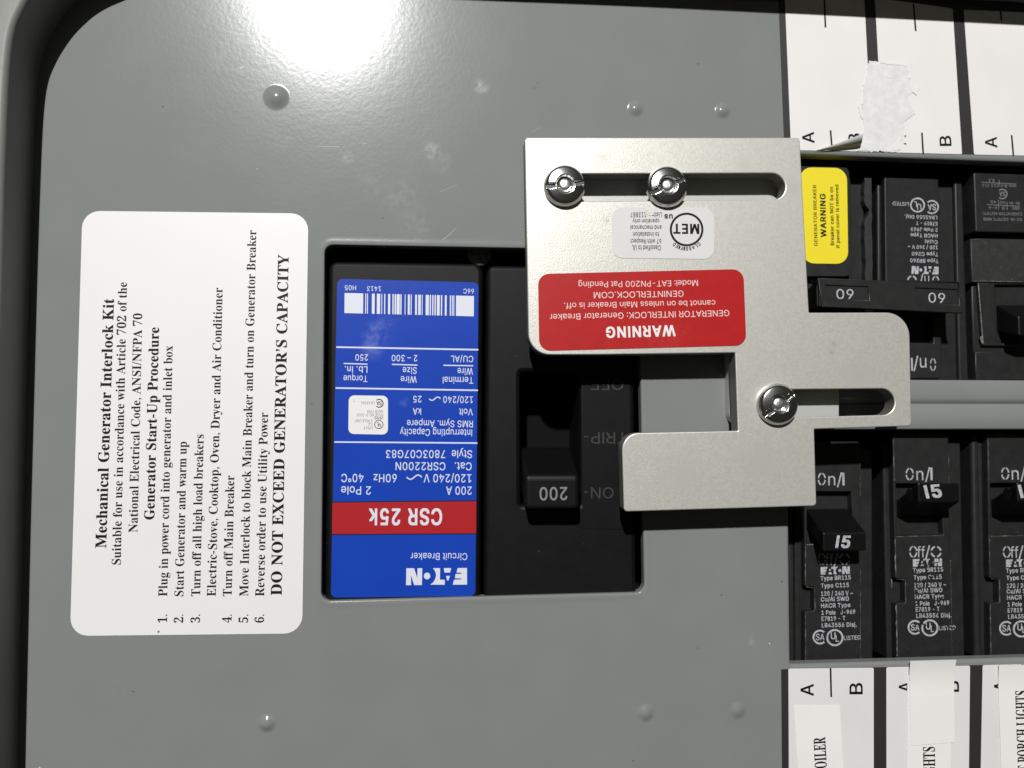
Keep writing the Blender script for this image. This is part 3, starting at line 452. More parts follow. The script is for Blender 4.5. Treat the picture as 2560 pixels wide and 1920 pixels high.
  'b': (537, [[64,-17,64,578,62,617,55,638,39,649,12,654,12,678,206,678,206,415,261,459,329,474,379,467,423,445,459,411,486,365,503,310,509,247,502,175,481,112,447,59,402,19,347,-7,286,-15,220,-1,156,42,79,-17], [272,21,317,34,345,73,360,141,365,238,360,318,344,374,316,406,274,417,252,413,231,402,215,383,206,360,206,102,213,57,235,30]]),
  'c': (437, [[232,-15,178,-7,129,16,88,53,56,101,36,159,29,223,37,292,60,353,96,403,143,442,198,467,260,475,324,467,373,444,403,409,413,365,409,340,397,321,377,308,352,304,319,312,299,335,292,373,293,389,294,404,284,433,252,442,205,424,176,370,167,279,176,183,204,114,248,71,304,57,356,70,404,107,424,90,369,32,305,-3]]),
  'd': (551, [[208,-15,159,-7,116,16,79,52,52,99,35,156,29,219,35,291,54,354,83,405,121,443,167,466,217,474,281,460,332,417,332,597,328,623,316,641,294,650,262,654,262,678,475,678,475,112,477,81,484,61,498,48,526,41,526,16,438,8,332,-15,332,58,280,3], [255,42,278,47,301,62,320,84,332,113,332,360,324,383,307,402,285,414,259,418,219,406,194,372,180,312,175,228,179,146,193,87,218,53]]),
  'e': (448, [[229,-15,174,-7,126,16,86,52,55,102,36,163,29,234,36,300,56,358,88,406,130,443,179,466,234,474,311,460,371,417,408,349,421,258,421,247,174,247,189,145,230,83,297,63,353,79,402,128,424,108,370,40,305,-1], [173,286,300,286,300,320,297,375,288,413,269,435,240,442,203,427,180,380,173,303]]),
  'f': (318, [[22,0,22,24,59,33,74,52,78,109,78,412,24,412,24,462,78,462,78,526,90,596,126,649,183,681,259,692,315,685,357,664,383,632,392,595,388,567,375,546,356,533,334,529,310,533,291,544,279,560,275,582,287,626,292,635,294,644,288,656,268,660,243,655,229,640,220,581,220,462,303,462,303,412,220,412,220,97,224,60,235,38,258,28,297,24,297,0]]),
  'g': (487, [[217,-209,132,-202,71,-181,34,-149,21,-111,41,-68,102,-38,52,-1,35,45,42,80,63,110,99,138,152,164,86,200,46,251,33,316,39,360,59,399,90,430,131,454,179,469,234,474,292,469,347,453,472,453,472,399,399,399,425,354,434,303,428,262,411,225,384,195,348,172,305,158,256,153,234,154,211,155,187,151,168,141,154,125,150,106,165,81,210,73,261,73,332,70,386,60,425,43,451,19,465,-14,470,-55,454,-119,406,-168,326,-199], [234,185,264,193,284,217,294,257,297,314,294,371,284,411,264,434,234,442,204,434,185,411,174,371,170,314,174,257,185,217,204,193], [239,-173,324,-165,375,-140,392,-98,387,-76,371,-62,344,-54,305,-51,144,-51,118,-77,109,-108,117,-133,141,-154,181,-168]]),
  'h': (567, [[27,0,27,24,52,28,67,38,75,56,78,83,78,594,76,621,68,639,53,650,28,655,28,678,220,678,220,397,284,455,362,474,434,456,478,403,492,315,492,83,495,56,502,39,517,28,541,24,541,0,301,0,301,24,308,24,340,39,350,83,350,323,341,384,327,399,302,404,258,391,220,350,220,83,222,56,230,39,244,28,268,24,268,0]]),
  'i': (295, [[150,539,121,544,97,561,80,585,75,614,80,644,97,668,121,685,150,690,179,685,204,668,220,644,225,614,220,585,203,561,179,544], [27,0,27,24,52,29,68,38,75,55,78,83,78,375,76,406,70,424,55,433,30,437,31,462,221,462,221,83,223,56,230,39,244,29,268,24,268,0]]),
  'j': (312, [[158,541,129,546,105,562,88,587,83,616,89,646,105,670,129,687,158,692,188,687,212,670,229,646,234,616,229,587,212,563,188,546], [53,-209,17,-206,-16,-195,-44,-179,-65,-157,-79,-132,-83,-104,-79,-79,-67,-60,-47,-47,-22,-43,3,-47,22,-58,35,-76,39,-98,28,-130,16,-153,24,-169,46,-174,73,-168,87,-149,95,-80,95,372,92,404,83,424,65,434,33,438,33,462,237,462,237,-32,225,-109,189,-165,130,-198]]),
  'k': (534, [[26,0,26,24,52,29,68,39,75,56,78,83,78,592,70,640,56,649,30,654,31,678,220,678,220,251,338,369,357,393,363,414,350,431,311,437,306,437,306,462,514,462,514,437,459,423,409,387,331,311,515,51,536,31,560,24,560,0,314,0,314,24,323,24,348,30,356,47,345,73,242,219,220,200,220,83,222,56,230,39,244,29,268,24,268,0]]),
  'l': (297, [[27,0,27,24,52,29,68,38,75,55,78,83,78,592,70,639,56,650,30,654,30,678,221,678,221,83,223,56,230,39,244,29,268,24,268,0]]),
  'm': (825, [[27,0,27,24,52,28,67,38,75,56,78,83,78,377,76,404,68,423,53,434,28,438,28,462,218,462,218,394,280,454,353,474,412,465,453,436,477,389,542,453,622,474,693,456,736,403,750,315,750,83,752,56,760,39,774,28,798,24,798,0,562,0,562,24,586,28,600,39,608,57,610,83,610,323,601,384,587,399,562,404,520,391,483,353,483,83,485,57,493,39,507,28,530,24,530,0,297,0,297,24,321,28,335,39,343,57,345,83,345,323,336,384,322,399,297,404,254,391,218,350,218,83,220,57,227,40,241,29,264,24,264,0]]),
  'n': (567, [[27,0,27,24,52,28,67,38,75,56,78,83,78,377,76,404,68,423,53,434,28,438,28,462,220,462,220,398,283,455,362,474,434,456,478,403,492,315,492,83,495,56,502,39,517,28,541,24,541,0,301,0,301,24,308,24,340,39,350,83,350,323,341,384,327,399,302,404,258,391,220,350,220,83,222,56,230,39,244,28,268,24,268,0]]),
  'o': (501, [[251,-15,189,-7,135,17,90,55,56,105,35,163,28,229,35,296,56,356,90,405,135,443,189,466,250,474,311,466,365,443,410,406,444,357,465,298,472,229,465,161,444,102,410,53,366,16,312,-7], [251,17,287,27,311,58,324,121,327,229,323,338,309,403,285,435,251,445,214,434,191,403,178,338,174,230,178,122,191,58,215,27]]),
  'p': (553, [[26,-207,26,-184,60,-175,75,-150,78,-95,78,362,76,400,69,422,55,433,29,439,29,462,213,462,213,391,247,438,291,466,343,475,393,467,436,444,472,407,499,360,515,302,521,238,515,169,498,108,470,56,434,18,389,-7,338,-15,272,1,220,48,220,-86,226,-147,235,-164,249,-175,294,-183,294,-207], [291,42,330,54,356,88,371,148,376,230,372,310,359,369,335,403,296,414,254,398,220,350,220,102,249,57]]),
  'r': (428, [[27,0,27,24,52,29,68,38,75,55,78,83,78,375,76,406,69,425,55,433,30,437,31,462,217,462,217,375,245,417,279,449,313,468,347,474,384,469,410,453,426,428,431,396,427,370,414,349,394,336,369,331,346,334,331,344,308,372,296,383,281,387,261,380,241,360,227,327,222,286,222,83,226,55,237,38,258,28,294,24,294,0]]),
  's': (429, [[225,-15,181,-9,129,9,109,13,89,6,76,-13,53,-13,53,157,79,157,99,101,129,58,167,31,209,22,242,26,266,40,281,60,286,87,273,125,232,156,159,193,113,221,81,252,62,288,55,328,65,386,97,433,146,465,210,475,247,471,296,458,307,456,317,454,332,459,343,475,363,475,363,330,340,330,320,378,293,413,259,434,222,441,194,437,173,426,160,408,156,386,160,364,172,346,218,315,285,282,329,255,360,226,377,189,383,141,372,77,340,27,289,-5]]),
  't': (340, [[184,-14,133,-7,98,16,79,53,72,106,72,415,30,415,30,446,131,550,192,631,215,631,215,462,309,462,309,415,215,415,215,122,223,76,233,64,250,60,282,73,307,111,331,98,294,36,245,-2]]),
  'u': (558, [[195,-15,136,-5,97,26,75,75,68,144,68,369,66,399,59,421,43,433,17,438,17,462,211,462,211,110,214,87,225,69,241,57,263,53,305,64,340,98,340,369,337,401,329,422,312,434,282,438,282,462,482,462,482,104,485,76,493,58,509,49,536,44,536,19,446,11,340,-15,340,60,312,29,277,5,238,-10]]),
  'v': (456, [[212,-15,57,369,33,419,18,432,-4,437,-4,462,244,462,244,438,232,438,202,431,192,411,194,399,275,182,351,376,359,405,345,430,303,438,303,462,454,462,454,439,430,430,414,415,387,362,238,-15]]),
  'w': (647, [[182,-15,25,394,9,424,-16,437,-16,462,206,462,206,437,178,431,170,411,172,396,178,376,248,189,314,350,299,396,282,430,250,439,250,462,481,462,481,437,450,430,440,411,441,401,443,390,500,210,569,381,576,410,573,422,566,430,530,439,530,462,663,462,663,439,645,435,633,424,613,384,453,-15,430,-15,332,293,208,-15]]),
  'x': (475, [[7,0,7,22,51,43,92,84,183,203,64,392,36,424,6,437,6,462,251,462,251,438,220,433,209,417,222,387,273,306,333,382,345,400,349,415,346,425,338,432,299,438,299,462,463,462,463,441,421,421,378,378,295,274,434,54,451,32,475,23,475,0,231,0,231,24,265,29,273,36,276,45,272,64,258,88,205,170,145,91,131,69,126,51,137,29,170,22,175,22,175,0]]),
  'y': (447, [[78,-209,43,-203,15,-186,-4,-159,-10,-125,-6,-101,7,-79,27,-64,53,-59,77,-63,95,-73,107,-91,111,-113,111,-121,110,-130,115,-143,128,-147,147,-138,170,-110,193,-66,209,-7,54,373,37,410,23,428,-5,437,-7,437,-7,462,241,462,241,437,202,431,194,423,191,409,193,397,198,382,276,177,343,359,352,387,354,408,351,422,342,431,302,437,302,462,446,462,446,437,427,432,413,418,386,361,241,-36,193,-143,168,-174,142,-195,113,-205]]),
  '0': (559, [[280,-10,198,2,135,36,89,91,58,165,40,255,34,359,40,463,58,552,89,625,135,679,199,713,281,724,360,713,422,679,468,625,500,552,519,462,525,358,519,254,500,165,468,91,421,36,359,2], [280,55,326,75,353,135,366,231,370,358,366,485,353,580,327,639,281,659,235,639,207,580,194,485,189,358,194,231,207,135,234,75]]),
  '1': (559, [[97,0,97,53,179,53,202,57,217,67,226,87,229,118,229,619,161,544,130,522,100,515,78,520,59,535,46,559,42,589,110,613,196,666,266,718,378,718,378,118,381,91,388,70,403,57,429,53,510,53,510,0]]),
  '2': (559, [[35,0,35,103,183,254,238,313,278,365,306,412,324,457,334,503,337,553,332,602,316,637,291,656,259,663,216,652,188,620,172,565,167,490,115,496,75,513,48,543,39,589,45,624,64,656,94,684,137,706,192,719,259,724,358,713,430,680,473,627,488,558,485,524,476,490,434,418,355,328,230,205,130,110,363,110,392,115,416,128,435,150,446,179,454,210,513,210,508,0]]),
  '3': (559, [[243,-10,175,-6,121,7,79,27,51,52,34,80,28,110,34,144,54,168,81,183,113,188,122,132,147,92,186,68,236,60,268,63,297,73,322,91,342,118,355,156,359,207,349,259,319,301,270,329,204,338,142,338,142,400,208,400,265,410,304,441,327,487,335,547,330,595,314,632,288,655,252,663,220,657,198,641,182,615,173,583,166,508,111,513,70,530,45,557,36,597,50,646,92,687,161,715,257,724,353,713,426,682,473,630,488,561,477,499,444,449,395,409,335,381,416,355,454,331,485,300,506,258,513,206,507,150,491,104,464,66,430,37,389,15,343,1]]),
  '4': (559, [[180,0,180,53,208,53,240,56,266,66,284,87,290,125,290,186,13,186,13,247,297,714,436,714,436,252,540,252,540,186,436,186,436,125,442,87,460,66,487,56,518,53,531,53,531,0], [83,252,290,252,290,427,292,522,297,619,282,587,259,545,235,503,218,475]]),
  '5': (559, [[245,-10,178,-6,125,8,86,27,60,53,45,81,40,111,46,142,62,163,88,176,120,180,131,124,144,98,165,78,193,65,230,60,262,64,291,75,316,94,336,124,349,166,353,220,344,285,318,332,275,359,217,368,154,363,106,350,60,368,92,714,470,714,475,532,418,532,410,566,397,594,384,602,364,604,156,604,140,419,188,430,250,434,355,421,436,381,489,314,506,220,500,160,483,111,455,71,421,41,380,18,336,2]]),
  '6': (559, [[293,-10,223,-1,163,27,113,73,76,139,53,224,45,330,49,410,62,485,84,552,115,610,155,657,204,694,262,716,330,724,388,720,434,709,467,691,490,668,503,642,507,614,500,585,480,560,443,542,387,536,382,596,362,646,345,660,321,665,268,648,227,597,199,513,186,401,240,427,277,435,324,438,406,424,470,384,510,318,524,231,509,134,466,57,393,7], [296,56,330,66,357,96,373,147,379,221,373,291,355,340,325,368,287,377,259,373,230,362,186,329,195,205,219,121,254,72]]),
  '7': (559, [[165,0,431,605,168,605,128,592,110,554,104,504,44,504,49,714,526,714,526,665,250,0]]),
  '8': (559, [[273,-10,197,-3,136,16,89,46,56,86,36,131,30,182,40,241,71,288,117,326,177,361,124,398,85,440,61,488,53,542,59,588,75,631,104,668,148,698,208,718,285,724,378,712,445,675,485,618,498,549,489,495,462,454,419,420,363,387,440,343,491,297,520,247,529,189,512,105,462,43,381,3], [302,421,334,444,356,472,368,507,372,551,362,606,349,630,331,649,307,662,279,666,243,658,216,634,200,598,194,554,201,508,222,474,256,446], [278,47,324,56,360,82,382,122,390,172,381,217,356,254,310,287,244,321,213,296,188,265,171,226,165,178,173,125,196,84,232,56]]),
  '9': (559, [[227,-10,173,-6,131,7,100,25,79,49,67,76,63,103,66,123,75,140,90,152,112,160,130,119,154,84,188,61,232,53,305,85,352,182,373,343,348,316,316,295,277,280,231,275,153,288,90,328,49,393,35,482,42,550,62,609,96,657,142,694,198,716,264,724,333,715,393,689,443,644,482,580,506,495,514,388,510,308,498,234,477,166,448,107,408,58,359,21,298,-2], [274,347,307,352,334,366,356,387,373,414,365,524,344,600,312,643,270,657,232,646,204,615,186,562,180,488,190,410,222,363]]),
  ' ': (278, []),
  '/': (281, [[8,-9,78,-9,274,691,204,691]]),
  '-': (323, [[283,267,40,267,40,174,283,174]]),
  '.': (219, [[109,111,67,93,49,51,67,9,109,-9,151,9,169,51,151,93]]),
  ',': (219, [[59,-118,124,-84,163,-32,176,26,167,77,143,111,105,123,63,107,46,66,60,26,95,10,93,-50,59,-99]]),
  '’': (219, [[59,445,121,478,160,530,173,598,165,645,142,678,106,691,63,676,46,630,61,590,99,571,95,516,59,464]]),
 },
}
_cache = {}
def glyph(font, ch, thin):
    key = (font, ch, thin)
    if key in _cache: return _cache[key]
    adv, loops = GLYPHS[font][ch]
    loops = [[(l[i], l[i + 1]) for i in range(0, len(l), 2)] for l in loops]
    if loops and thin:                          # slimmer stems, hairlines kept
        big = max(loops, key=lambda l: abs(area2(l))); sg = 1 if area2(big) > 0 else -1
        loops = [[(mm[0], pp[1]) for mm, pp in zip(inset(l, thin * sg), l)] for l in loops]
    groups = []
    if loops:                                   # strokes that overlap are filled one by one, each with its own holes
        big = max(loops, key=lambda l: abs(area2(l))); sg = area2(big) > 0
        def inside(q, l):
            c = False
            for i in range(len(l)):
                (x0, y0), (x1, y1) = l[i - 1], l[i]
                if (y0 > q[1]) != (y1 > q[1]) and q[0] < (x1 - x0) * (q[1] - y0) / (y1 - y0) + x0: c = not c
            return c
        for o in [l for l in loops if (area2(l) > 0) == sg]:
            g = [o] + [h for h in loops if (area2(h) > 0) != sg and inside(h[0], o)]
            groups.append(triangulate(g))
    _cache[key] = (adv, groups)
    return _cache[key]
# plain upright stems for I and l
_h = GLYPHS['sans']['H'][1][0]; _st = 62; _top = max(_h[1::2]); _asc = max(GLYPHS['sans']['b'][1][0][1::2])
GLYPHS['sans']['I'] = (_st + 100, [[50, 0, 50 + _st, 0, 50 + _st, _top, 50, _top]])
GLYPHS['sans']['l'] = (_st + 84, [[42, 0, 42 + _st, 0, 42 + _st, _asc, 42, _asc]])
CAPH = {f: max(GLYPHS[f]['H'][1][0][1::2]) for f in GLYPHS}

def text(mb, s, p0, p1, cap, z, k, font='sans', bold=0, thin=0, slant=0.0, fit=True, track=0):
    """letters from the photo point p0 (left end of the baseline) to p1 (right end), cap height in photo pixels"""
    z = z + 0.03
    pen = 0.0; runs = []; lo, hi = 1e9, -1e9
    for ch in s:
        adv, groups = glyph(font, ch, thin)
        for gi, (flat, tris) in enumerate(groups):
            runs.append((pen, flat, tris, gi * .004))
            lo = min(lo, pen + min(p[0] for p in flat)); hi = max(hi, pen + max(p[0] for p in flat))
        pen += adv + track + (bold * 1.2)
    a = Vector(un(*p0, z)); b = Vector(un(*p1, z)); e = (b - a)
    dx, dy = p1[0] - p0[0], p1[1] - p0[1]; q = math.hypot(dx, dy)
    c = Vector(un(p0[0] + dy / q * cap, p0[1] - dx / q * cap, z))
    sx = e.length / (hi - lo); e.normalize(); n = Vector((-e.y, e.x))
    sy = (c - a).length / CAPH[font]
    if not fit: sx = sy
    B_ = bold * .5
    reps = [(0, 0)] if not bold else [(-B_, -B_ * .7), (B_, -B_ * .7), (B_, B_ * .7), (-B_, B_ * .7), (0, 0)]   # heavier strokes
    for pen, flat, tris, (bx, by), dz in [(*r[:3], o, i * .006 + r[3]) for r in runs for i, o in enumerate(reps)]:
        vs = []
        for x, y in flat:
            w = a + e * ((x + bx + pen - lo) * sx + slant * y * sy) + n * ((y + by) * sy)
            vs.append((w.x, w.y, z + dz))
        fs = []
        for t in tris:
            A, B, C = (vs[i] for i in t)
            cr = (B[0] - A[0]) * (C[1] - A[1]) - (C[0] - A[0]) * (B[1] - A[1])
            if abs(cr) > 1e-12: fs.append(t if cr > 0 else t[::-1])
        mb.add(vs, fs, k)

def shape_on(mb, loops, p0, p1, cap, z, k):
    """unit-square outlines (x along the baseline p0-p1, y up) laid on the panel"""
    z = z + 0.03
    a = Vector(un(*p0, z)); b = Vector(un(*p1, z)); e = b - a
    dx, dy = p1[0] - p0[0], p1[1] - p0[1]; q = math.hypot(dx, dy)
    n = Vector(un(p0[0] + dy / q * cap, p0[1] - dx / q * cap, z)) - a
    mb.fill([[tuple(a + e * x + n * y) for x, y in l] for l in loops], z, k)

LOGO = [
    [(0, 0), (.153, 0), (.173, .268), (.093, .277), (.093, .343), (.188, .357), (.2, .607), (.093, .625), (.093, .68), (.214, .696), (.236, .99), (0, .99)],
    [(.382, 0), (.259, 0), (.279, .268), (.369, .268)], [(.344, .464), (.281, .464), (.307, .741), (.327, .741)],
    [(.56, 0), (.535, .12), (.52, .232), (.511, .34), (.51, .446), (.516, .57), (.53, .696), (.56, .857), (.605, .98), (.367, .99), (.367, .696), (.445, .69), (.442, 0)],
    circle(.656, .464, .053, 20, .2),
    [(.734, 0), (.741, 1), (.867, 1), (.92, .41), (.917, 1), (1, 1), (.995, 0), (.867, 0), (.817, .58), (.812, 0)]]
def logo(mb, p0, p1, cap, z, k):
    for l in LOGO: shape_on(mb, [l], p0, p1, cap, z, k)

def arc_ring(mb, c, r, w, z, k, a0=0.0, a1=360.0, ry=None, n=36):
    """ring or open ring round the photo point c, radius r and stroke w in photo pixels"""
    z = z + 0.03; ry = r if ry is None else ry
    full = abs(a1 - a0) >= 359.9; m = n if full else n + 1
    vs = []; fs = []
    for i in range(m):
        t = math.radians(a0 + (a1 - a0) * i / n)
        for q in (0, -w):
            x, y = un(c[0] + (r + q) * math.cos(t), c[1] - (ry + q) * math.sin(t), z); vs.append((x, y, z))
    for i in range(n):
        j = (i + 1) % m; fs.append((2 * i + 1, 2 * i, 2 * j, 2 * j + 1))
    mb.add(vs, fs, k)

def ul_mark(mb, c, r, w, z, k, flip=1):
    arc_ring(mb, c, r, w, z, k)
    f = flip; q = r * 0.95
    text(mb, 'U', (c[0] - f * q * .48, c[1] + f * q * .18), (c[0] + f * q * .06, c[1] + f * q * .18), q * .82, z, k, bold=25)
    text(mb, 'L', (c[0] + f * q * .12, c[1] + f * q * .5), (c[0] + f * q * .5, c[1] + f * q * .5), q * .8, z, k, bold=25)

def sa_mark(mb, c, r, w, z, k, flip=1):
    if flip > 0: arc_ring(mb, c, r, w, z, k, 48, 312)
    else: arc_ring(mb, c, r, w, z, k, 228, 492)
    f = flip; q = r
    text(mb, 'S', (c[0] - f * q * .55, c[1] + f * q * .42), (c[0] - f * q * .06, c[1] + f * q * .42), q * .86, z, k, bold=25)
    text(mb, 'A', (c[0] + f * q * .04, c[1] + f * q * .42), (c[0] + f * q * .58, c[1] + f * q * .42), q * .86, z, k, bold=25)

def stencil_o(mb, c, rx, ry, w, z, k, gap=14):
    for q in range(4): arc_ring(mb, c, rx, w, z, k, 90 * q + gap * .7, 90 * q + 90 - gap * .7, ry=ry, n=10)

# ------------------------------------------------------------------ large structure
# dark box of the enclosure behind the cover
m = MB()
m.add([(-150, -190, -32), (225, -190, -32), (225, 110, -32), (-150, 110, -32)], [(0, 1, 2, 3)], 'dark')
for a, b in (((-150, -190), (225, -190)), ((225, -190), (225, 110)), ((225, 110), (-150, 110)), ((-150, 110), (-150, -190))):
    m.add([(a[0], a[1], -32), (b[0], b[1], -32), (b[0], b[1], -3), (a[0], a[1], -3)], [(0, 1, 2, 3)], 'dark')
m.build('enclosure_interior', kind='structure')

# the painted cover: one sheet with openings for the main breaker and the two breaker rows
zz = 0.0
cover = thing('panel_cover', (0, 0, 0), category='panel cover',
              label='grey painted steel cover of the electrical panel with small raised rivets')
m = MB()
rim = [(52, 2400), (60, 1920), (68, 1560), (74, 1300), (82, 1000), (90, 700), (97, 480), (105, 300), (116, 210), (136, 157), (158, 119), (181, 87), (207, 60),
       (235, 36), (268, 16), (305, 0), (345, -16), (400, -32), (460, -42), (560, -50)]
rim = smooth_path([un(*p) for p in rim])                 # rounded free edge of the sheet beside the trim
outer = [(220, -170), (220, 112)] + rim[::-1]
main_open = [un(*p) for p in ((811, 611), (1597, 625), (1612, 1482), (802, 1504))]
xl0, xl1 = un(1962, 400)[0], un(1972, 1400)[0]
yt = un(2200, 391)[1]; yb = un(2250, 1655)[1]
ya = un(2300, 948)[1]; yc = un(2300, 1074)[1]
row_open = rounded([(xl0, yt), (190, yt - 1.0), (190, yb + 0.6), (xl1, yb)], 0.8)
m.prism([outer, rounded(main_open, [2.4, 2.0, 2.6, 2.6], 8), row_open], -3.6, 0.0, 'paint', 0.9, steps=4)
rl = rounded(main_open, [2.4, 2.0, 2.6, 2.6], 8)
rl = rl if area2(rl) > 0 else rl[::-1]
rings_ = [(inset(rl, -q), z) for q, z in ((2.3, .004), (1.9, .012), (1.5, .04), (1.15, .075), (.85, .09), (.5, .085), (.2, .05), (.02, -.05), (-.08, -.7))]      # pressed-up rim of the opening
n = len(rl); vs = [(x, y, z) for l, z in rings_ for x, y in l]
m.add(vs, [(j * n + i, j * n + (i + 1) % n, (j + 1) * n + (i + 1) % n, (j + 1) * n + i) for j in range(len(rings_) - 1) for i in range(n)], 'paint', True)
for a, b, w in (((1098, 607), (1128, 583), 2.0), ((1128, 583), (1140, 570), 1.2), ((798, 366), (850, 367), 1.6), ((905, 360), (918, 358), 2.2), ((1100, 480), (1142, 462), .9),
                ((1330, 330), (1352, 318), .8)):
    m.line(a, b, w, .02, 'scratch')
for x, y, q in ((407, 267, 3.4), (957, 545, 3), (1336, 220, 2.6), (1344, 207, 2.2), (1745, 1620, 2.4), (780, 1010, 2.6), (300, 1720, 2), (1240, 1700, 2)):
    m.fill([circle(*un(x, y), q / 17.6, 8)], .02, 'ink')
m.build('sheet', cover)
# the bar between the two rows: a folded strip with a crease along its middle
m = MB()
ym = (ya + yc) / 2 + 0.15
prof = [(ya, -9), (ya, -3.2), (ya - .15, -2.7), (ya - .5, -2.5), (ym + 1.9, -2.5), (ym + 1.3, -2.62), (ym + .7, -2.9), (ym + .25, -3.35), (ym, -3.7),
        (ym - .12, -2.75), (ym - .35, -2.5), (yc + .5, -2.5), (yc + .15, -2.7), (yc, -3.2), (yc, -9)]
xa, xb = xl0 + 0.2, 189.0; n = len(prof)
m.add([(xa, y, z) for y, z in prof] + [(xb, y, z) for y, z in prof], [(i, i + 1, n + i + 1, n + i)[::-1] for i in range(n - 1)], 'paint', True)
m.build('divider_bar', cover)
# rivets under the paint
def rivet(px, py, r, h):
    x, y = un(px, py); m = MB(); vs = []; fs = []; nr, nt = 20, 32
    for i in range(nr + 1):
        t = i / nr; rr = r * 1.5 * t
        zh = h * (1 - t ** 2.2) ** 2.4 + .012
        for j in range(nt):
            a = 2 * math.pi * j / nt; vs.append((x + rr * math.cos(a), y + rr * math.sin(a), zh))
    for i in range(nr):
        for j in range(nt):
            fs.append((i * nt + j, (i + 1) * nt + j, (i + 1) * nt + (j + 1) % nt, i * nt + (j + 1) % nt))
    m.add(vs, fs, 'paint', True); m.build('rivet', cover)
for a in ((691, 243, 2.5, .95), (1589, 272, 1.75, .75), (1806, 277, 1.75, .75), (667, 1808, 1.8, .8), (1614, 1782, 1.8, .7), (1843, 1776, 1.8, .6)): rivet(*a)

# trim frame of the enclosure: a rounded lip that stands proud of the cover and casts its shadow on it
H = 13.3
edge = [(52, 2400), (60, 1920), (68, 1560), (74, 1300), (82, 1000), (90, 700), (97, 480), (105, 300), (116, 210), (136, 157), (158, 119), (181, 87), (207, 60),
        (235, 36), (268, 16), (305, 0), (345, -14), (395, -25), (460, -30), (560, -31), (800, -15), (1106, 4), (1560, 22), (1960, 41), (2560, 71), (3100, 98)]
lip = [(x + LDIR.x / LDIR.z * H, y + LDIR.y / LDIR.z * H) for x, y in (un(*p) for p in edge)]
path = smooth_path(lip)
def off(P, d):
    out = []
    for i in range(len(P)):
        a = Vector(P[max(0, i - 1)]); b = Vector(P[min(len(P) - 1, i + 1)]); e = (b - a).normalized()
        out.append((P[i][0] - e.y * d, P[i][1] + e.x * d))
    return out
m = MB()
prof = [(0.4, -2.2), (0.25, 6), (0.0, H - 1.6)] + [(1.6 - 1.6 * math.cos(q), H - 1.6 + 1.6 * math.sin(q)) for q in (.35, .7, 1.05, 1.35, 1.57)] + \
       [(9.0, H + .2)] + [(9 + 2 * math.sin(q), H - 1.8 + 2 * math.cos(q)) for q in (.5, 1.0, 1.57)] + [(11.0, -30)]
vs = []; n = len(path)
for o, z in prof: vs += [(x, y, z) for x, y in off(path, o)]
fs = [(j * n + i, j * n + i + 1, (j + 1) * n + i + 1, (j + 1) * n + i) for j in range(len(prof) - 1) for i in range(n - 1)]
m.add(vs, fs, 'frame', True)
vs = [(x, y, z) for o, z in ((-10.0, -2.0), (0.4, -2.2)) for x, y in off(path, o)]     # flange under the cover
m.add(vs, [(i, i + 1, n + i + 1, n + i) for i in range(n - 1)], 'frame')
m.build('trim_frame', base=(lip[6][0], lip[6][1], 0), category='trim frame', label='grey rounded trim frame of the enclosure along the top and left of the panel')

# ------------------------------------------------------------------ white instruction sticker
r5 = Z(160, 500, 0.6751)
m = MB(); zs = 0.12
m.px([(206, 527), (771, 533.7), (755.5, 1583.6), (175, 1590)], 0, zs, 'white_vinyl', r=4.6)
def vert(s, x, y0, y1, cap, **kw):
    text(m, s, r5(x, y0), r5(x + (y0 - y1) * 0.0222, y1), cap * .6751, zs, 'ink', font='serif', **kw)
REG = dict(thin=4, bold=4)
text(m, 'Mechanical Generator Interlock Kit', r5(156, 1288), r5(185, 366), 40 * .675, zs, 'ink', font='serif', bold=16)
vert('Suitable for use in accordance with Article 702 of the', 210, 1350, 305, 33, **REG)
vert('National Electrical Code, ANSI/NFPA 70', 272, 1230, 420, 33, **REG)
text(m, 'Generator Start-Up Procedure', r5(334, 1183), r5(352, 472), 37 * .675, zs, 'ink', font='serif', bold=16)
for x, num, s, y1 in ((382, '1.', 'Plug in power cord into generator and inlet box', 540), (442, '2.', 'Start Generator and warm up', 895),
                      (504, '3.', 'Turn off all high load breakers', 868), (562, None, 'Electric-Stove, Cooktop, Oven, Dryer and Air Conditioner', 325),
                      (621, '4.', 'Turn off Main Breaker', 1020), (682, '5.', 'Move Interlock to block Main Breaker and turn on Generator Breaker', 112),
                      (741, '6.', 'Reverse order to use Utility Power', 787)):
    if num: text(m, num, r5(x - 1, 1565), r5(x, 1535), 33 * .675, zs, 'ink', font='serif', **REG)
    vert(s, x, 1467, y1, 33, **REG)
text(m, 'DO NOT EXCEED GENERATOR’S CAPACITY', r5(806, 1463), r5(832, 203), 40 * .675, zs, 'ink', font='serif', bold=16)
m.flat([r5(345, 1598), r5(352, 1594), r5(355, 1600), r5(348, 1604)], zs + .03, 'ink_soft')
m.build('instruction_sticker', base=(*un(470, 1060), 0), category='sticker', label='large white instruction sticker with black serif text running up the cover')

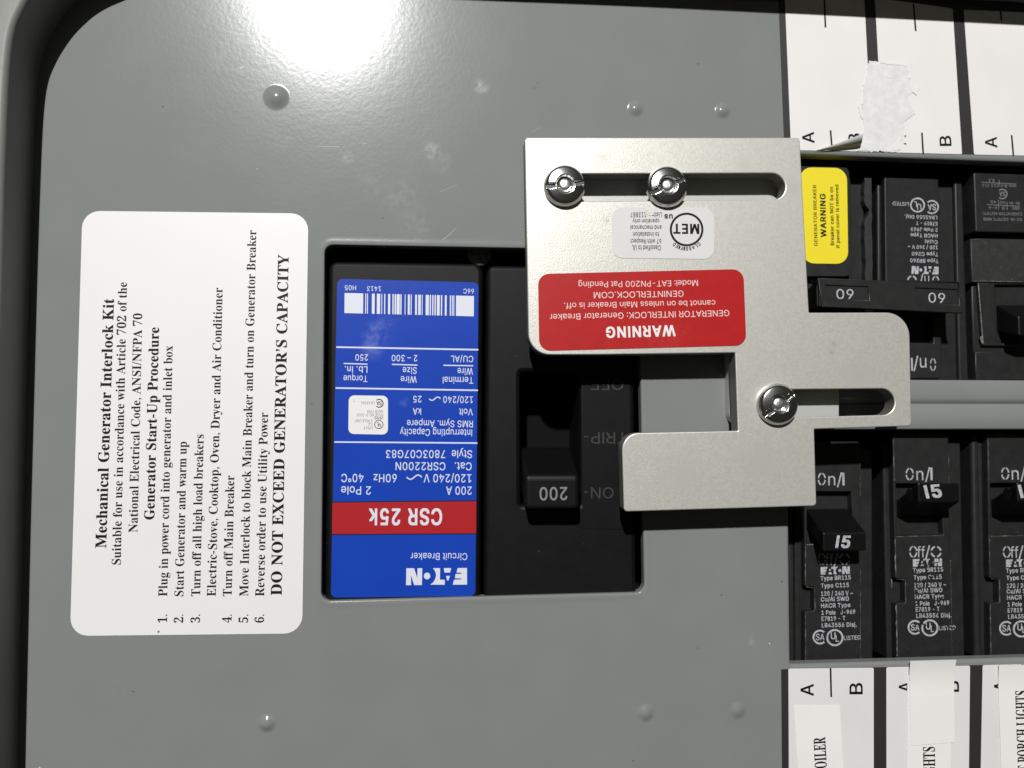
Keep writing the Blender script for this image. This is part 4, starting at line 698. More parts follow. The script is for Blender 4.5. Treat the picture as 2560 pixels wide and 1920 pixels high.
# ------------------------------------------------------------------ main breaker
ZF = -2.0
main = thing('main_breaker', (*un(1200, 1490, ZF), -32), category='circuit breaker',
             label='large black main circuit breaker with blue rating label and 200 amp handle')
MBASE = (*un(1200, 1490, ZF), -32)
m = MB()
m.px([(821, 652), (1208, 658), (1201, 1516), (811, 1518)], -31, ZF, 'plastic_main', r=2.6, bevel=1.3)
slot = [(1301, 931), (1449, 931), (1450, 1262), (1302, 1262)]
m.px([(1217, 662), (1583, 668), (1592, 1514), (1209, 1516)], -31, ZF, 'plastic_main', r=2.2, bevel=1.3, holes=[(slot, .6)], side='plastic_main')
m.px([(1290, 920), (1462, 920), (1466, 1270), (1292, 1270)], -31, -22, 'dark')
m.px([(1454, 936), (1574, 938), (1578, 1324), (1457, 1322)], ZF, ZF + .12, 'plastic_main', bevel=.08)
r7 = Z(800, 1000, .3888); r6 = Z(800, 580, .3888)
zt = ZF + .12
text(m, 'OFF', r6(1950, 948), r6(1742, 948), 26, zt, 'emboss'); m.line(r6(1698, 968), r6(1722, 968), 3, zt + .03, 'emboss')
text(m, 'TRIP', r7(1975, 208), r7(1742, 208), 28, zt, 'emboss'); m.line(r7(1698, 236), r7(1722, 236), 3, zt + .03, 'emboss')
text(m, 'ON', r7(1888, 562), r7(1742, 562), 27, zt, 'emboss'); m.line(r7(1698, 592), r7(1722, 592), 3, zt + .03, 'emboss')
m.build('body', main, MBASE)
# toggle handle, pushed to ON
m = MB(); zh = 7.0
xL, xR = un(1312, 1230, zh)[0], un(1449, 1230, zh)[0]
y_in, y_r, y_b = un(1380, 1120, -7)[1], un(1380, 1190, zh)[1], un(1380, 1275, zh)[1]
m.bar([(y_in, -12.8), (y_in, -7), (y_r, zh), (y_b, zh), (y_b + 3.2, -4), (y_b + 3.6, -12.8)], xL, xR, 'plastic_dark', 1.2, seg=4)
text(m, '200', r7(1588, 560), r7(1413, 562), 82 * .3888, zh, 'print_dim', bold=22)
m.build('toggle_handle', main, MBASE)
# blue rating label
m = MB(); zl = ZF + .1
TL, TR, BR, BL = (843, 697), (1196.6, 706), (1188, 1490), (827, 1494)
m.px([TL, TR, BR, BL], ZF, zl, 'blue', r=1.5)
zp = zl + .03
m.flat([r7(80, 657), r7(1005, 648), r7(1004, 860), r7(77, 865)], zp, 'red')
m.line(r7(80, 657), r7(1005, 648), 2.2, zp + .02, 'ink'); m.line(r7(77, 865), r7(1004, 860), 2.2, zp + .02, 'ink')
P = 'print_pale'
def b6(s, x0, x1, y, cap, **kw): text(m, s, r6(x0, y), r6(x1, y - (x0 - x1) * .010), cap * .3888, zl, P, bold=kw.pop('bold', 16), **kw)
def b7(s, x0, x1, y, cap, **kw): text(m, s, r7(x0, y), r7(x1, y - (x0 - x1) * .004), cap * .3888, zl, P, bold=kw.pop('bold', 16), **kw)
b6('66C', 990, 922, 366, 30); b6('1413', 392, 303, 350, 30); b6('H05', 232, 160, 344, 30)
yt0 = lambda x: 392 + (x - 158) * .0235
yb0 = lambda x: 521 + (x - 158) * .0255
for a, b in ((158, 278), (291, 297), (303, 309), (334, 352), (366, 387), (395, 400), (413, 420), (438, 452), (466, 474), (480, 489), (493, 513), (517, 525), (545, 550),
             (565, 578), (584, 590), (612, 624), (632, 648), (655, 660), (680, 700), (706, 714), (722, 730), (737, 745), (752, 770), (778, 786), (803, 815), (835, 842), (848, 854), (858, 864), (875, 990)):
    m.flat([r6(a, yt0(a)), r6(b, yt0(b)), r6(b - 1, yb0(b)), r6(a - 1, yb0(a))], zp, 'print_white')
m.line(r6(105, 740), r6(1018, 757), 4, zp, P); m.line(r6(100, 1003), r6(1015, 1018), 4, zp, P); m.line(r7(92, 270), r7(1012, 277), 3.8, zp, P)
b6('250', 308, 228, 787, 40); b6('2 – 300', 625, 462, 792, 40); b6('CU/AL', 985, 842, 797, 40)
m.line(r6(152, 845), r6(305, 850), 3, zp, P); m.line(r6(462, 851), r6(627, 856), 3, zp, P); m.line(r6(793, 857), r6(985, 860), 3, zp, P)
b6('Lb. In.', 305, 160, 864, 42); b6('Size', 622, 533, 870, 42); b6('Wire', 983, 885, 876, 42)
b6('Torque', 305, 152, 924, 40); b6('Wire', 622, 520, 928, 42); b6('Terminal', 985, 790, 933, 42)
b6('120/240', 983, 793, 1058, 42); b6('25', 652, 600, 1054, 42); b6('Volt', 983, 895, 1137, 42); b6('kA', 650, 598, 1133, 42)
def wave(f, x0, x1, y, a, w):
    pts = [f(x0 + (x1 - x0) * i / 12, y + a * math.sin(2 * math.pi * i / 12)) for i in range(13)]
    for i in range(12): m.line(pts[i], pts[i + 1], w, zp + .002 * i, P)
wave(r6, 775, 702, 1072, -11, 3); wave(r7, 655, 557, 496, -14, 3.4)
b6('RMS Sym. Ampere', 983, 560, 1214, 42); b6('Interrupting Capacity', 978, 515, 1270, 44)
b7('Style  7803C07G83', 978, 425, 324, 50); b7('Cat.   CSR2200N', 975, 487, 402, 50)
b7('120/240 V', 973, 668, 478, 52); b7('60Hz', 493, 345, 477, 52); b7('40°C', 280, 138, 476, 52)
b7('200 A', 975, 812, 557, 52); b7('2 Pole', 327, 137, 556, 52)
text(m, 'CSR 25k', r7(783, 700), r7(318, 700), 102 * .3888, zl + .02, 'print_white', bold=42)
b7('Circuit Breaker', 947, 583, 985, 44, bold=10)
logo(m, r7(945, 1080), r7(553, 1082), 108 * .3888, zl, 'print_white')
lab = m.build('rating_label', main, MBASE)
m = MB(); za = zl + .09
m.px([r6(185, 1050), r6(437, 1053), r6(437, 1303), r6(182, 1298)], zl + .02, za, 'white_vinyl', r=1.5)
q = Z(860, 980, .0723)
S = 'ink_soft'
text(m, 'T', q(362, 240), q(315, 240), 7, za, S)
text(m, 'LR 43556', q(1050, 325), q(590, 325), 7, za, S); sa_mark(m, q(1215, 390), 11, 2.4, za, 'ink', -1)
text(m, 'HACR TYPE', q(1355, 620), q(795, 620), 7, za, S); text(m, 'ISSUE NO. P-3009', q(1355, 745), q(440, 745), 7, za, S)
text(m, 'LISTED', q(1352, 860), q(1055, 860), 6, za, 'ink', bold=20); text(m, '2 POLE UNIT', q(985, 945), q(355, 945), 7, za, S)
text(m, 'C.B.', q(985, 1070), q(830, 1070), 6, za, S); text(m, 'E7819', q(985, 1190), q(685, 1190), 7, za, S)
ul_mark(m, q(1205, 1125), 11.3, 1.7, za, 'ink', -1)
m.build('approval_sticker', lab, (0, 0, 0) if False else MBASE)

# cross-head screw sunk beside the main breaker
def dome(m, cx, cy, z0, R, hfun, k, nr=16, nt=40, smooth=True, kfun=None):
    vs = []; fs = []
    for i in range(nr + 1):
        for j in range(nt):
            rr = R * i / nr; a = 2 * math.pi * j / nt
            vs.append((cx + rr * math.cos(a), cy + rr * math.sin(a), z0 + hfun(rr / R, a)))
    for i in range(nr):
        for j in range(nt):
            fs.append((i * nt + j, (i + 1) * nt + j, (i + 1) * nt + (j + 1) % nt, i * nt + (j + 1) % nt))
    m.add(vs, fs, k, smooth)
m = MB(); c = un(1199, 633, -6)
def ph(t, a):
    x, y = t * math.cos(a), t * math.sin(a)
    h = 1.3 * (1 - t ** 2.4)
    if (abs(x) < .13 and abs(y) < .62) or (abs(y) < .13 and abs(x) < .62): h -= .8
    return h
dome(m, c[0], c[1], -6.2, 3.5, ph, 'alu_edge', 24, 64)
m.prism([circle(c[0], c[1], 3.5, 40)], -32, -6.2, 'chrome')
m.build('cover_screw', base=(c[0], c[1], -6), category='screw', label='dull cross-head screw half hidden at the top edge of the main breaker opening')

# ------------------------------------------------------------------ breakers in the two rows
ZB, ZR = -9.6, -7.0
def mapper(dx=0, dy=0, sh=0.0, ty=0.0):
    return lambda x, y: (x + dx + (y - 1449) * sh, y + dy + (y - 1449) * ty)

def lever(m, T, z_tip, x0, x1, x1t, y_base, y_tip, half, k, bevel=.45):
    """a rocker handle: narrow foot in the slot, broad tip face parallel to the panel"""
    X0, X1 = un(*T(x0, y_tip), ZB)[0], un(*T(x1t, y_tip), z_tip)[0]
    yb_, yt_ = un(*T(x0, y_base), -10)[1], un(*T(x0, y_tip), z_tip)[1]
    m.bar([(yb_ + 2.9, -12.5), (yb_ + 2.7, -9), (yt_ + half, z_tip), (yt_ - half, z_tip), (yb_ - 2.7, -9), (yb_ - 2.9, -12.5)], X0, X1, k, bevel)
    return X0, X1, yt_

def single_breaker(T, TT, on, label, worn=False, dim=False, pxbase=None):
    base = (*un(*T(2085, 1640), ZB), -31)
    root = thing('single_breaker', base, category='circuit breaker', label=label, group='single pole breakers in the lower row')
    m = MB()
    top = 1104; dx = T(0, 1449)[0]
    m.px([T(1986, top + 24), T(2181, top + 20), T(2183, 1668), T(1988, 1668)], -31, ZB, 'plastic', r=.5, bevel=.5)
    if dx < 100: m.px([T(1972, top + 50), T(1984, top + 50), T(1986, 1668), T(1974, 1668)], -31, ZB - 1.0, 'plastic', bevel=.4)
    if dx > 300: m.px([T(1972, top + 2), T(1992, top + 2), T(1994, 1668), T(1974, 1668)], -31, ZB + .8, 'plastic', r=.9, bevel=.9)
    if 100 < dx < 300:                        # two tapering scrapes in the plastic
        for x_, w_, l_ in ((2229, 2.6, 34), (2238.5, 2.0, 24)):
            m.flat([(x_ - w_, 1424), (x_ + w_, 1424), (x_ + 1.2, 1424 + l_), (x_ + .3, 1424 + l_ * 1.5), (x_ - .3, 1424 + l_)], ZB + .04, 'scrape')
    m.build('body', root, base)
    m = MB()
    sl = [(2018, 1229 if not on else 1229), (2128, 1229), (2134, 1357), (2018, 1360)]
    face = [(2011, top), (2151, top), (2152, 1666), (2012, 1666), (2012, 1529), (2035, 1527), (2035, 1468), (2012, 1466)]
    m.px([T(*p) for p in face], ZB, ZR, 'plastic', r=[.8, .9, .2, .2, .2, .2, .2, .2], bevel=.28, holes=[([T(*p) for p in sl], .3)])
    # On / Off printed with stencil gaps
    I = 'print_grey'
    u = Z(1960, 1060, .2411)
    for y, cap, off_ in ((636, 130, False), (1462, 122, True)):
        k = 'print_grey'
        c = u(392, y - cap / 2); stencil_o(m, TT(*c), 10.2, cap * .2411 / 2, 3.4, ZR, k)
        if not off_:
            text(m, 'n', TT(*u(460, y)), TT(*u(532, y)), cap * .2411, ZR, k)
            text(m, '/', TT(*u(548, y)), TT(*u(606, y)), cap * .2411 * .98, ZR, k)
            text(m, 'I', TT(*u(606, y)), TT(*u(628, y)), cap * .2411, ZR, k)
        else:
            c = u(370, y - cap / 2)
            text(m, 'ff', TT(*u(428, y)), TT(*u(512, y)), cap * .2411 * .93, ZR, k)
            text(m, '/', TT(*u(512, y)), TT(*u(566, y)), cap * .2411 * .98, ZR, k)
            stencil_o(m, TT(*u(628, y - cap / 2)), 14, 14.6, 4.0, ZR, k, 20)
    v = Z(2040, 1405, .14165)
    kk = 'print_grey'
    logo(m, TT(*v(85, 222)), TT(*v(600, 208)), 134 * .14165, ZR, 'print_grey')
    for s, x0, y0, x1, y1 in (('Type BR115', 85, 325, 612, 306), ('Type C115', 90, 456, 580, 440), ('120 / 240 V ~', 92, 596, 650, 582), ('Cu/Al SWD', 88, 697, 580, 682),
                              ('HACR Type', 93, 810, 605, 792), ('1 Pole   J-969', 100, 932, 692, 914), ('E7819 - T', 100, 1040, 515, 1026), ('LR43556 Disj.', 105, 1154, 717, 1138)):
        text(m, s, TT(*v(x0, y0)), TT(*v(x1, y1)), 74 * .14165, ZR, kk, bold=34)
    sa_mark(m, TT(*v(70, 1325)), 18.3, 4.3, ZR, kk); ul_mark(m, TT(*v(333, 1335)), 21.3, 4.4, ZR, kk)
    text(m, 'LISTED', TT(*v(495, 1378)), TT(*v(785, 1366)), 72 * .14165, ZR, kk, bold=20)
    zq = ZR + .06
    if worn:                                  # rubbed through print and scraped edges
        rnd = random.Random(3)
        for a, b, w in ((v(300, 100), v(330, 215), 5), (v(405, 80), v(425, 215), 7), (v(330, 285), v(352, 300), 4), (v(150, 240), v(560, 130), 2.5), (v(100, 640), v(140, 720), 6),
                        (v(360, 390), v(420, 470), 5), (v(430, 380), v(520, 380), 3), (v(120, 560), v(150, 600), 4), (v(90, 770), v(140, 750), 2.5), (v(500, 800), v(610, 770), 3),
                        (v(480, 1120), v(520, 1080), 4), (v(100, 900), v(140, 880), 3), (v(430, 960), v(470, 1020), 6), (v(640, 1300), v(790, 1360), 3.5), (v(180, 1240), v(270, 1300), 3.4), (v(60, 1220), v(130, 1290), 2)):
            m.line(TT(*a), TT(*b), w, zq + rnd.random() * .01, 'plastic')
    rnd = random.Random(int(T(0, 0)[0]) + 5)
    def wear(x0, y0, x1, y1, w, step=9):      # chipped, whitened edge
        L = math.hypot(x1 - x0, y1 - y0); n = max(2, int(L / step)); pts = []; pts2 = []
        for i in range(n + 1):
            t = i / n; x = x0 + (x1 - x0) * t; y = y0 + (y1 - y0) * t; q = w * (.15 + rnd.random() ** 2)
            nx, ny = (y1 - y0) / L, -(x1 - x0) / L
            pts.append((x, y)); pts2.append((x + nx * q, y + ny * q))
        for i in range(n): m.flat([T(*pts[i]), T(*pts[i + 1]), T(*pts2[i + 1]), T(*pts2[i])], zq, 'scuff')
    wear(2014.2, 1460, 2014.2, 1366, 1.4 if not worn else 3.0); wear(2014.5, 1660, 2014.5, 1533, 1.6 if not worn else 4.2); wear(2014.2, 1222, 2014.2, 1120, 1.2 if not worn else 2.2)
    wear(2016, 1362.5, 2130, 1359, 1.6); wear(2150, 1150, 2150, 1240, .9); wear(2150.5, 1420, 2150.5, 1660, 1.0)
    wear(2016, 1468, 2034, 1469.5, 1.4); wear(2037, 1470, 2037, 1526, 1.6)
    m.build('front_face', root, base)
    # handle
    m = MB(); zt_ = 1.6
    if on: X0, X1, y_ = lever(m, T, zt_, 2018, 2130, 2176, 1290, 1252, 2.75, 'plastic_dark')
    else: X0, X1, y_ = lever(m, T, zt_ - .6, 2016, 2130, 2166, 1296, 1356, 2.6, 'plastic_dark')
    if on:
        w = Z(2200, 1060, .217); D = lambda x, y: T(x - 226, y + 20)
        text(m, 'I5', T(2095, 1265), T(2132, 1262), 31, zt_, 'print_grey', bold=62, slant=-.16)
    else:
        text(m, 'I5', T(*u(538, 1280)), T(*u(672, 1282)), 29, zt_ - .6, 'print_grey', bold=60, slant=.17)
    cy_, cz_ = (un(*T(2030, 1256), -2.6)[1], -2.6) if on else (un(*T(2030, 1330), -2.6)[1], -2.6)
    X_ = X0 - .05
    for rad_, k_, d_ in ((1.75, 'plastic', 0), (1.45, 'dark', .03)):  # tie hole painted flat: dark disc for its shade, paler ring for its highlight
        n_ = 20; ring_ = [(X_ - d_, cy_ + rad_ * math.cos(2 * math.pi * i / n_), cz_ + rad_ * math.sin(2 * math.pi * i / n_)) for i in range(n_)]
        m.add(ring_, [tuple(range(n_))[::-1]], k_)
    h = m.build('handle', root, base)
    return root

Ta = mapper(); Tb = mapper(226, -20, .017, 0); Tc = mapper(461, -21, .012, 0)
TTb = mapper(231, -20, .045, -.03); TTc = mapper(463.5, -19, .02, -.02)
single_breaker(Ta, Ta, False, 'black 15 amp breaker switched off, its handle down, beside the interlock plate')
single_breaker(Tb, TTb, True, 'black 15 amp breaker with scratched worn lettering and handle up, above the blank white tape', worn=True)
single_breaker(Tc, TTc, True, 'black handle-up breaker cut off by the right edge of the photo, lower row')

# two-pole 60 amp breaker at the top, its handles joined by a tie bar
base = (*un(2190, 900, ZB), -31)
dbl = thing('double_breaker', base, category='circuit breaker', label='black two pole 60 amp generator breaker with a yellow warning sticker')
for x0, x1, xs in ((1990, 2146, 0), (2211, 2370, 1)):
    m = MB()
    m.px([(x0 - 18, 452), (x1 + (14 if not xs else 19), 452), (x1 + (20 if not xs else 26), 952), (x0 - 16, 952)], -31, ZB, 'plastic', r=.5, bevel=.5)
    xe = x1 - (24 if xs else 20)
    face = [(x0, 443), (xe, 443), (xe + 9, 946), (x0 + 6, 946)]
    sl = [(x0 + 16, 722), (xe - 14, 724), (xe - 12, 858), (x0 + 18, 856)]
    m.px(face, ZB, ZR, 'plastic', r=.6, bevel=.28, holes=[(sl, .3)])
    g = Z(2260, 620, .2049); b4 = Z(1940, 350, .2803)
    k = 'print_grey'
    if xs:
        for s, xa_, xb_, y in (('LR43556 Disj.', 1437, 1148, 676), ('E7819 - T', 1437, 1250, 732), ('2 Pole J969', 1440, 1202, 787), ('HACR Type', 1440, 1200, 840), ('Cu/Al', 1440, 1330, 896),
                               ('120 / 240 V ~', 1440, 1178, 944), ('Type C260', 1445, 1212, 1006), ('Type BR260', 1447, 1197, 1066)):
            text(m, s, b4(xa_, y), b4(xb_, y - 8), 32 * .2803, ZR, k, bold=34)
        sa_mark(m, b4(1390, 598), 17.5, 3.6, ZR, k, -1); ul_mark(m, b4(1262, 580), 18.6, 3.6, ZR, k, -1)
        text(m, 'LISTED', b4(1182, 556), b4(1040, 550), 32 * .2803, ZR, k, bold=10)
        logo(m, b4(1450, 1130), b4(1210, 1124), 70 * .2803, ZR, k)
        dxx = 0
    else: dxx = -866
    for q_ in (0,):
        yy = 1212 if xs else 1190
        stencil_o(m, b4(1424 + dxx, yy + 46), 9, 13, 3.2, ZR, k, 16); stencil_o(m, b4(1213 + dxx, yy + 44), 12.5, 13.5, 3.8, ZR, k, 16)
        text(m, 'ff', b4(1375 + dxx, yy), b4(1310 + dxx, yy), 27, ZR, k); text(m, '/', b4(1312 + dxx, yy), b4(1275 + dxx, yy), 27, ZR, k)
    if xs:
        w3 = Z(1940, 640, .2803)
        stencil_o(m, w3(1400, 968), 7.5, 16, 2.6, ZR, k, 16); text(m, 'n', w3(1340, 910), w3(1282, 910), 32, ZR, k)
        text(m, '/', w3(1270, 908), w3(1222, 908), 32, ZR, k); text(m, 'I', w3(1218, 908), w3(1203, 908), 32, ZR, k)
    m.build('pole', dbl, base)
# ragged mating strip between the poles
m = MB()
rnd = random.Random(11); left = []; right = []
for i in range(24):
    y = 440 + i * 12; x = 2160 + (y - 440) * .012
    nb = 12 * math.exp(-((y - 528) / 14) ** 2)
    left.append((x + rnd.uniform(-1, 2.4) + nb, y)); right.append((x + 19 + rnd.uniform(-1, 1), y))
m.px(left + right[::-1], -20, ZR - .3, 'plastic_grey', bevel=.1, steps=1)
m.build('joint_strip', dbl, base)
# tie bar over both handles
m = MB(); zt_ = 3.0
X0, X1 = un(2046, 735, zt_)[0], un(2407, 735, zt_)[0]
y0_, y1_ = un(2200, 697, zt_)[1], un(2200, 768, zt_)[1]
ymid = un(2200, 775, -10)[1]
rec = lambda a, b, t, w: [un(a, t, zt_), un(b, t + 4, zt_), un(b + 4, t + w + 2, zt_), un(a + 6, t + w, zt_)]
m.prism([[(X0, y0_), (X1 - 1.5, y0_ - 1.0), (X1, y1_ - 1.4), (X0 + 1.0, y1_)], rec(2063, 2170, 712, 36), rec(2288, 2395, 719, 41)], zt_ - 1.3, zt_, 'plastic', .16, steps=2)
m.fill([[(X0 + .4, y0_ - .3), (X1 - 1.6, y0_ - 1.3), (X1 - .5, y1_ - 1.2), (X0 + .4, y1_ + .3)]], zt_ - .45, 'plastic')
for a, b in ((2044, 2130), (2300, 2400)):
    xa_, xb_ = un(a, 735, zt_)[0], un(b, 735, zt_)[0]
    m.bar([(ymid + 3, -12.5), (y0_ - .6, zt_ - 1.2), (y1_ + .4, zt_ - 1.2), (ymid - 3, -12.5)], xa_ if a > 2100 else X0 + .1, xb_ if a < 2200 else X1 - .1, 'plastic_dark', .3)
m.bar([(y0_ - .2, zt_ - 1.25), (y1_ + .2, zt_ - 1.25), (y1_ + .6, zt_ - 4.4), (y0_ - .6, zt_ - 4.4)], X0 + .15, X1 - .15, 'plastic_dark', .2)
b4 = Z(1940, 350, .2803)
text(m, '60', b4(690, 1332), b4(538, 1330), 86 * .2803, zt_ - .45, 'print_grey', bold=6); text(m, '60', b4(1507, 1368), b4(1360, 1362), 86 * .2803, zt_ - .45, 'print_grey', bold=6)
m.build('tie_handle', dbl, base)
# yellow warning sticker on the first pole
m = MB(); zy = -4.0
m.px([(1984, 415), (2122, 416), (2129, 690), (1994, 690)], ZR, zy - .12, 'plastic', r=2.0)
m.build('raised_pad', dbl, base)
m = MB()
m.px([b4(210, 243), b4(632, 250), b4(645, 1105), b4(236, 1100)], zy - .1, zy, 'yellow', r=3.6)
for s, x0, y0, x1, y1, cap, bo in (('GENERATOR BREAKER', 371, 945, 358, 402, 29, 22), ('WARNING', 448, 865, 440, 482, 48, 50), ('Breaker can NOT be on', 518, 938, 508, 420, 31, 34), ('if panel cover is removed', 568, 962, 556, 400, 30, 34)):
    text(m, s, b4(x0, y0), b4(x1, y1), cap * .2803, zy, 'ink', bold=bo)
m.build('warning_sticker', dbl, base, label='yellow warning sticker')

# larger breaker at the right edge of the upper row
base = (*un(2500, 920, ZB), -31)
big = thing('feeder_breaker', base, category='circuit breaker', label='black breaker with raised wire-size block at the right edge of the upper row')
m = MB()
m.px([(2386, 447), (2406, 446), (2422, 952), (2398, 952)], -31, ZR - 1.2, 'plastic', r=.4, bevel=.5)
m.px([(2426, 600), (2640, 592), (2650, 952), (2436, 952)], -31, ZR - 1.6, 'plastic', bevel=.4)
m.px([(2427, 597), (2640, 584), (2640, 704), (2430, 705)], -20, ZR + .2, 'plastic_grey', bevel=.3)
m.px([(2445, 707), (2640, 707), (2646, 866), (2456, 864)], -20, ZR - .4, 'plastic', bevel=.3, holes=[([(2487, 712), (2632, 712), (2634, 858), (2490, 858)], .4)])
m.px([(2438, 880), (2500, 878), (2640, 930), (2640, 950), (2440, 950)], -20, ZR - .3, 'plastic', bevel=.3)
b2 = Z(2260, 400, .1446)
zq = ZR + .25
w4 = Z(2260, 620, .2049)
for a, b in (((1075, 88), (1185, 82)), ((1035, 156), (1180, 145)), ((1040, 222), (1190, 225)), ((1070, 330), (1190, 322)), ((1055, 235), (1058, 322)), ((1190, 230), (1192, 320))):
    m.line(w4(*a), w4(*b), 2.0, zq + random.random() * .02, 'emboss')
m.line(w4(840, 402), w4(1460, 412), 1.2, zq, 'scuff')
m.line(w4(905, 420), w4(965, 1165), 2.6, ZR - .3, 'scuff'); m.line(w4(940, 1080), w4(962, 1160), 6, ZR - .28, 'scuff')
m.build('body', big, base)
m = MB(); zc = -4.2
m.px([b2(1205, 218), b2(2300, 255), b2(2320, 1262), b2(1240, 1240)], -12, zc, 'plastic', r=.4, bevel=.35)
k = 'print_dim'
for s, xa_, xb_, y in (('CU-AL 60/75°C WIRE', 2040, 1365, 1060), ('CONDUCTOR 60/75°C', 2035, 1362, 962)):
    text(m, s, b2(xa_, y - 52), b2(xb_, y - 64), 50 * .1446, zc, k, bold=8)
for s, xa_, xb_, y in (('AWG', 2000, 1870, 815), ('8', 1740, 1695, 812), ('6-4', 1605, 1465, 806), ('lb-in', 1995, 1825, 728), ('40', 1755, 1660, 716), ('45', 1590, 1495, 706),
                       ('mm', 1935, 1815, 430), ('8.4', 1780, 1670, 428), ('13.3-21.2', 1625, 1350, 420), ('5.1', 1560, 1465, 335)):
    text(m, s, b2(xa_, y), b2(xb_, y - 5), 48 * .1446, zc, k, bold=8)
for a, b in (((1430, 770), (2000, 800)), ((1340, 385), (1940, 415)), ((1635, 690), (1635, 855)), ((1782, 720), (1782, 865)), ((1645, 345), (1645, 470))): m.line(b2(*a), b2(*b), 1.3, zc + .03 + random.random() * .02, k)
sa_mark(m, b2(1700, 588), 13, 2.6, zc, k, -1)
m.build('wire_block', big, base)
m = MB()
T_ = mapper()
X0, X1 = un(2489, 800, -9)[0], un(2636, 800, 1)[0]
yb_, yt_ = un(2550, 790, -10)[1], un(2550, 812, 1)[1]
m.bar([(yb_ + 5, -12), (yb_ + 3, -8.6), (yt_ + 2.6, 0.5), (yt_ - 3.2, 0.5), (yb_ - 5, -8.6), (yb_ - 5, -12)], X0, X1, 'plastic_dark', .5)
cx, cy = un(2522, 815, 0)
m.build('handle', big, base)

# ------------------------------------------------------------------ circuit directories and label tapes
def card(name_label, bar_pts, cells, z=.10):
    c = un(*bar_pts[0]); base = (c[0], c[1], 0)
    root = thing('directory_card', base, category='directory card', label=name_label)
    m = MB(); m.px(bar_pts, 0, z, 'ink_bar'); m.build('backing_strip', root, base)
    return root, base
u3 = Z(1900, 0, .3014); z1, z2 = .10, .15
root, base = card('white circuit directory card with black bars along the top of the upper breakers',
                  [(1945, -30), (2700, 4), (2708, 392), (1961, 375)], None)
def cell(root, base, pts, k, marks):
    m = MB(); m.px(pts, z1, z2, k, r=.5); marks(m); m.build('cell', root, base)
T1 = [u3(205, -60), u3(863, -50), u3(932, 1258), u3(258, 1244)]
T2 = [u3(953, -20), u3(1598, 70), u3(1676, 1279), u3(1022, 1262)]
T3 = [u3(1690, 80), u3(2660, 125), u3(2690, 1300), u3(1776, 1282)]
def upl(m, s, x, y0, y1, cap, u, sc, lean=0.0): text(m, s, u(x, y0), u(x - (y0 - y1) * lean, y1), cap * sc, z2, 'ink', bold=22)
def k1(m):
    m.line(u3(531, -60), u3(543, 228), 4.2, z2 + .03, 'ink'); m.line(u3(585, 1080), u3(599, 1250), 4.2, z2 + .03, 'ink')
    upl(m, 'A', 452, 1184, 1096, 98, u3, .3014, .06); upl(m, 'B', 834, 1190, 1108, 98, u3, .3014, .06)
def k2(m):
    m.line(u3(1273, 30), u3(1292, 258), 4.2, z2 + .03, 'ink'); m.line(u3(1343, 1100), u3(1354, 1275), 4.2, z2 + .03, 'ink')
    upl(m, 'B', 1588, 1208, 1128, 95, u3, .3014, .06)
    m.flat([u3(1199, 1122), u3(1210, 1120), u3(1210, 1136), u3(1199, 1136)], z2 + .03, 'ink'); m.flat([u3(1190, 1186), u3(1212, 1188), u3(1216, 1200), u3(1196, 1196)], z2 + .03, 'ink')
def k3(m):
    m.line(u3(1993, 60), u3(2002, 170), 4.2, z2 + .03, 'ink'); m.line(u3(2087, 1120), u3(2102, 1290), 4.2, z2 + .03, 'ink')
    upl(m, 'A', 1968, 1222, 1138, 98, u3, .3014, .06)
for p, f in ((T1, k1), (T2, k2), (T3, k3)): cell(root, base, p, 'paper', f)

u6 = Z(1900, 1600, .2984)
root, base = card('white circuit directory card with black bars below the lower breakers',
                  [u6(178, 246), u6(2600, 194), u6(2600, 1500), u6(188, 1500)], None)
B1 = [u6(238, 240), u6(953, 232), u6(953, 1500), u6(244, 1500)]
B2 = [u6(1059, 228), u6(1760, 214), u6(1746, 1500), u6(1060, 1500)]
B3 = [u6(1866, 210), u6(2590, 196), u6(2580, 1500), u6(1842, 1500)]
def j1(m):
    m.line(u6(591, 236), u6(597, 478), 4.4, z2 + .03, 'ink'); upl(m, 'A', 449, 466, 370, 108, u6, .2984); upl(m, 'B', 859, 452, 362, 108, u6, .2984)
def j2(m):
    upl(m, 'A', 1272, 436, 350, 108, u6, .2984); upl(m, 'B', 1666, 432, 346, 108, u6, .2984)
def j3(m):
    m.line(u6(2201, 204), u6(2201, 285), 4.4, z2 + .03, 'ink'); upl(m, 'A', 2070, 430, 346, 108, u6, .2984)
for p, f in ((B1, j1), (B2, j2), (B3, j3)): cell(root, base, p, 'paper_low', f)

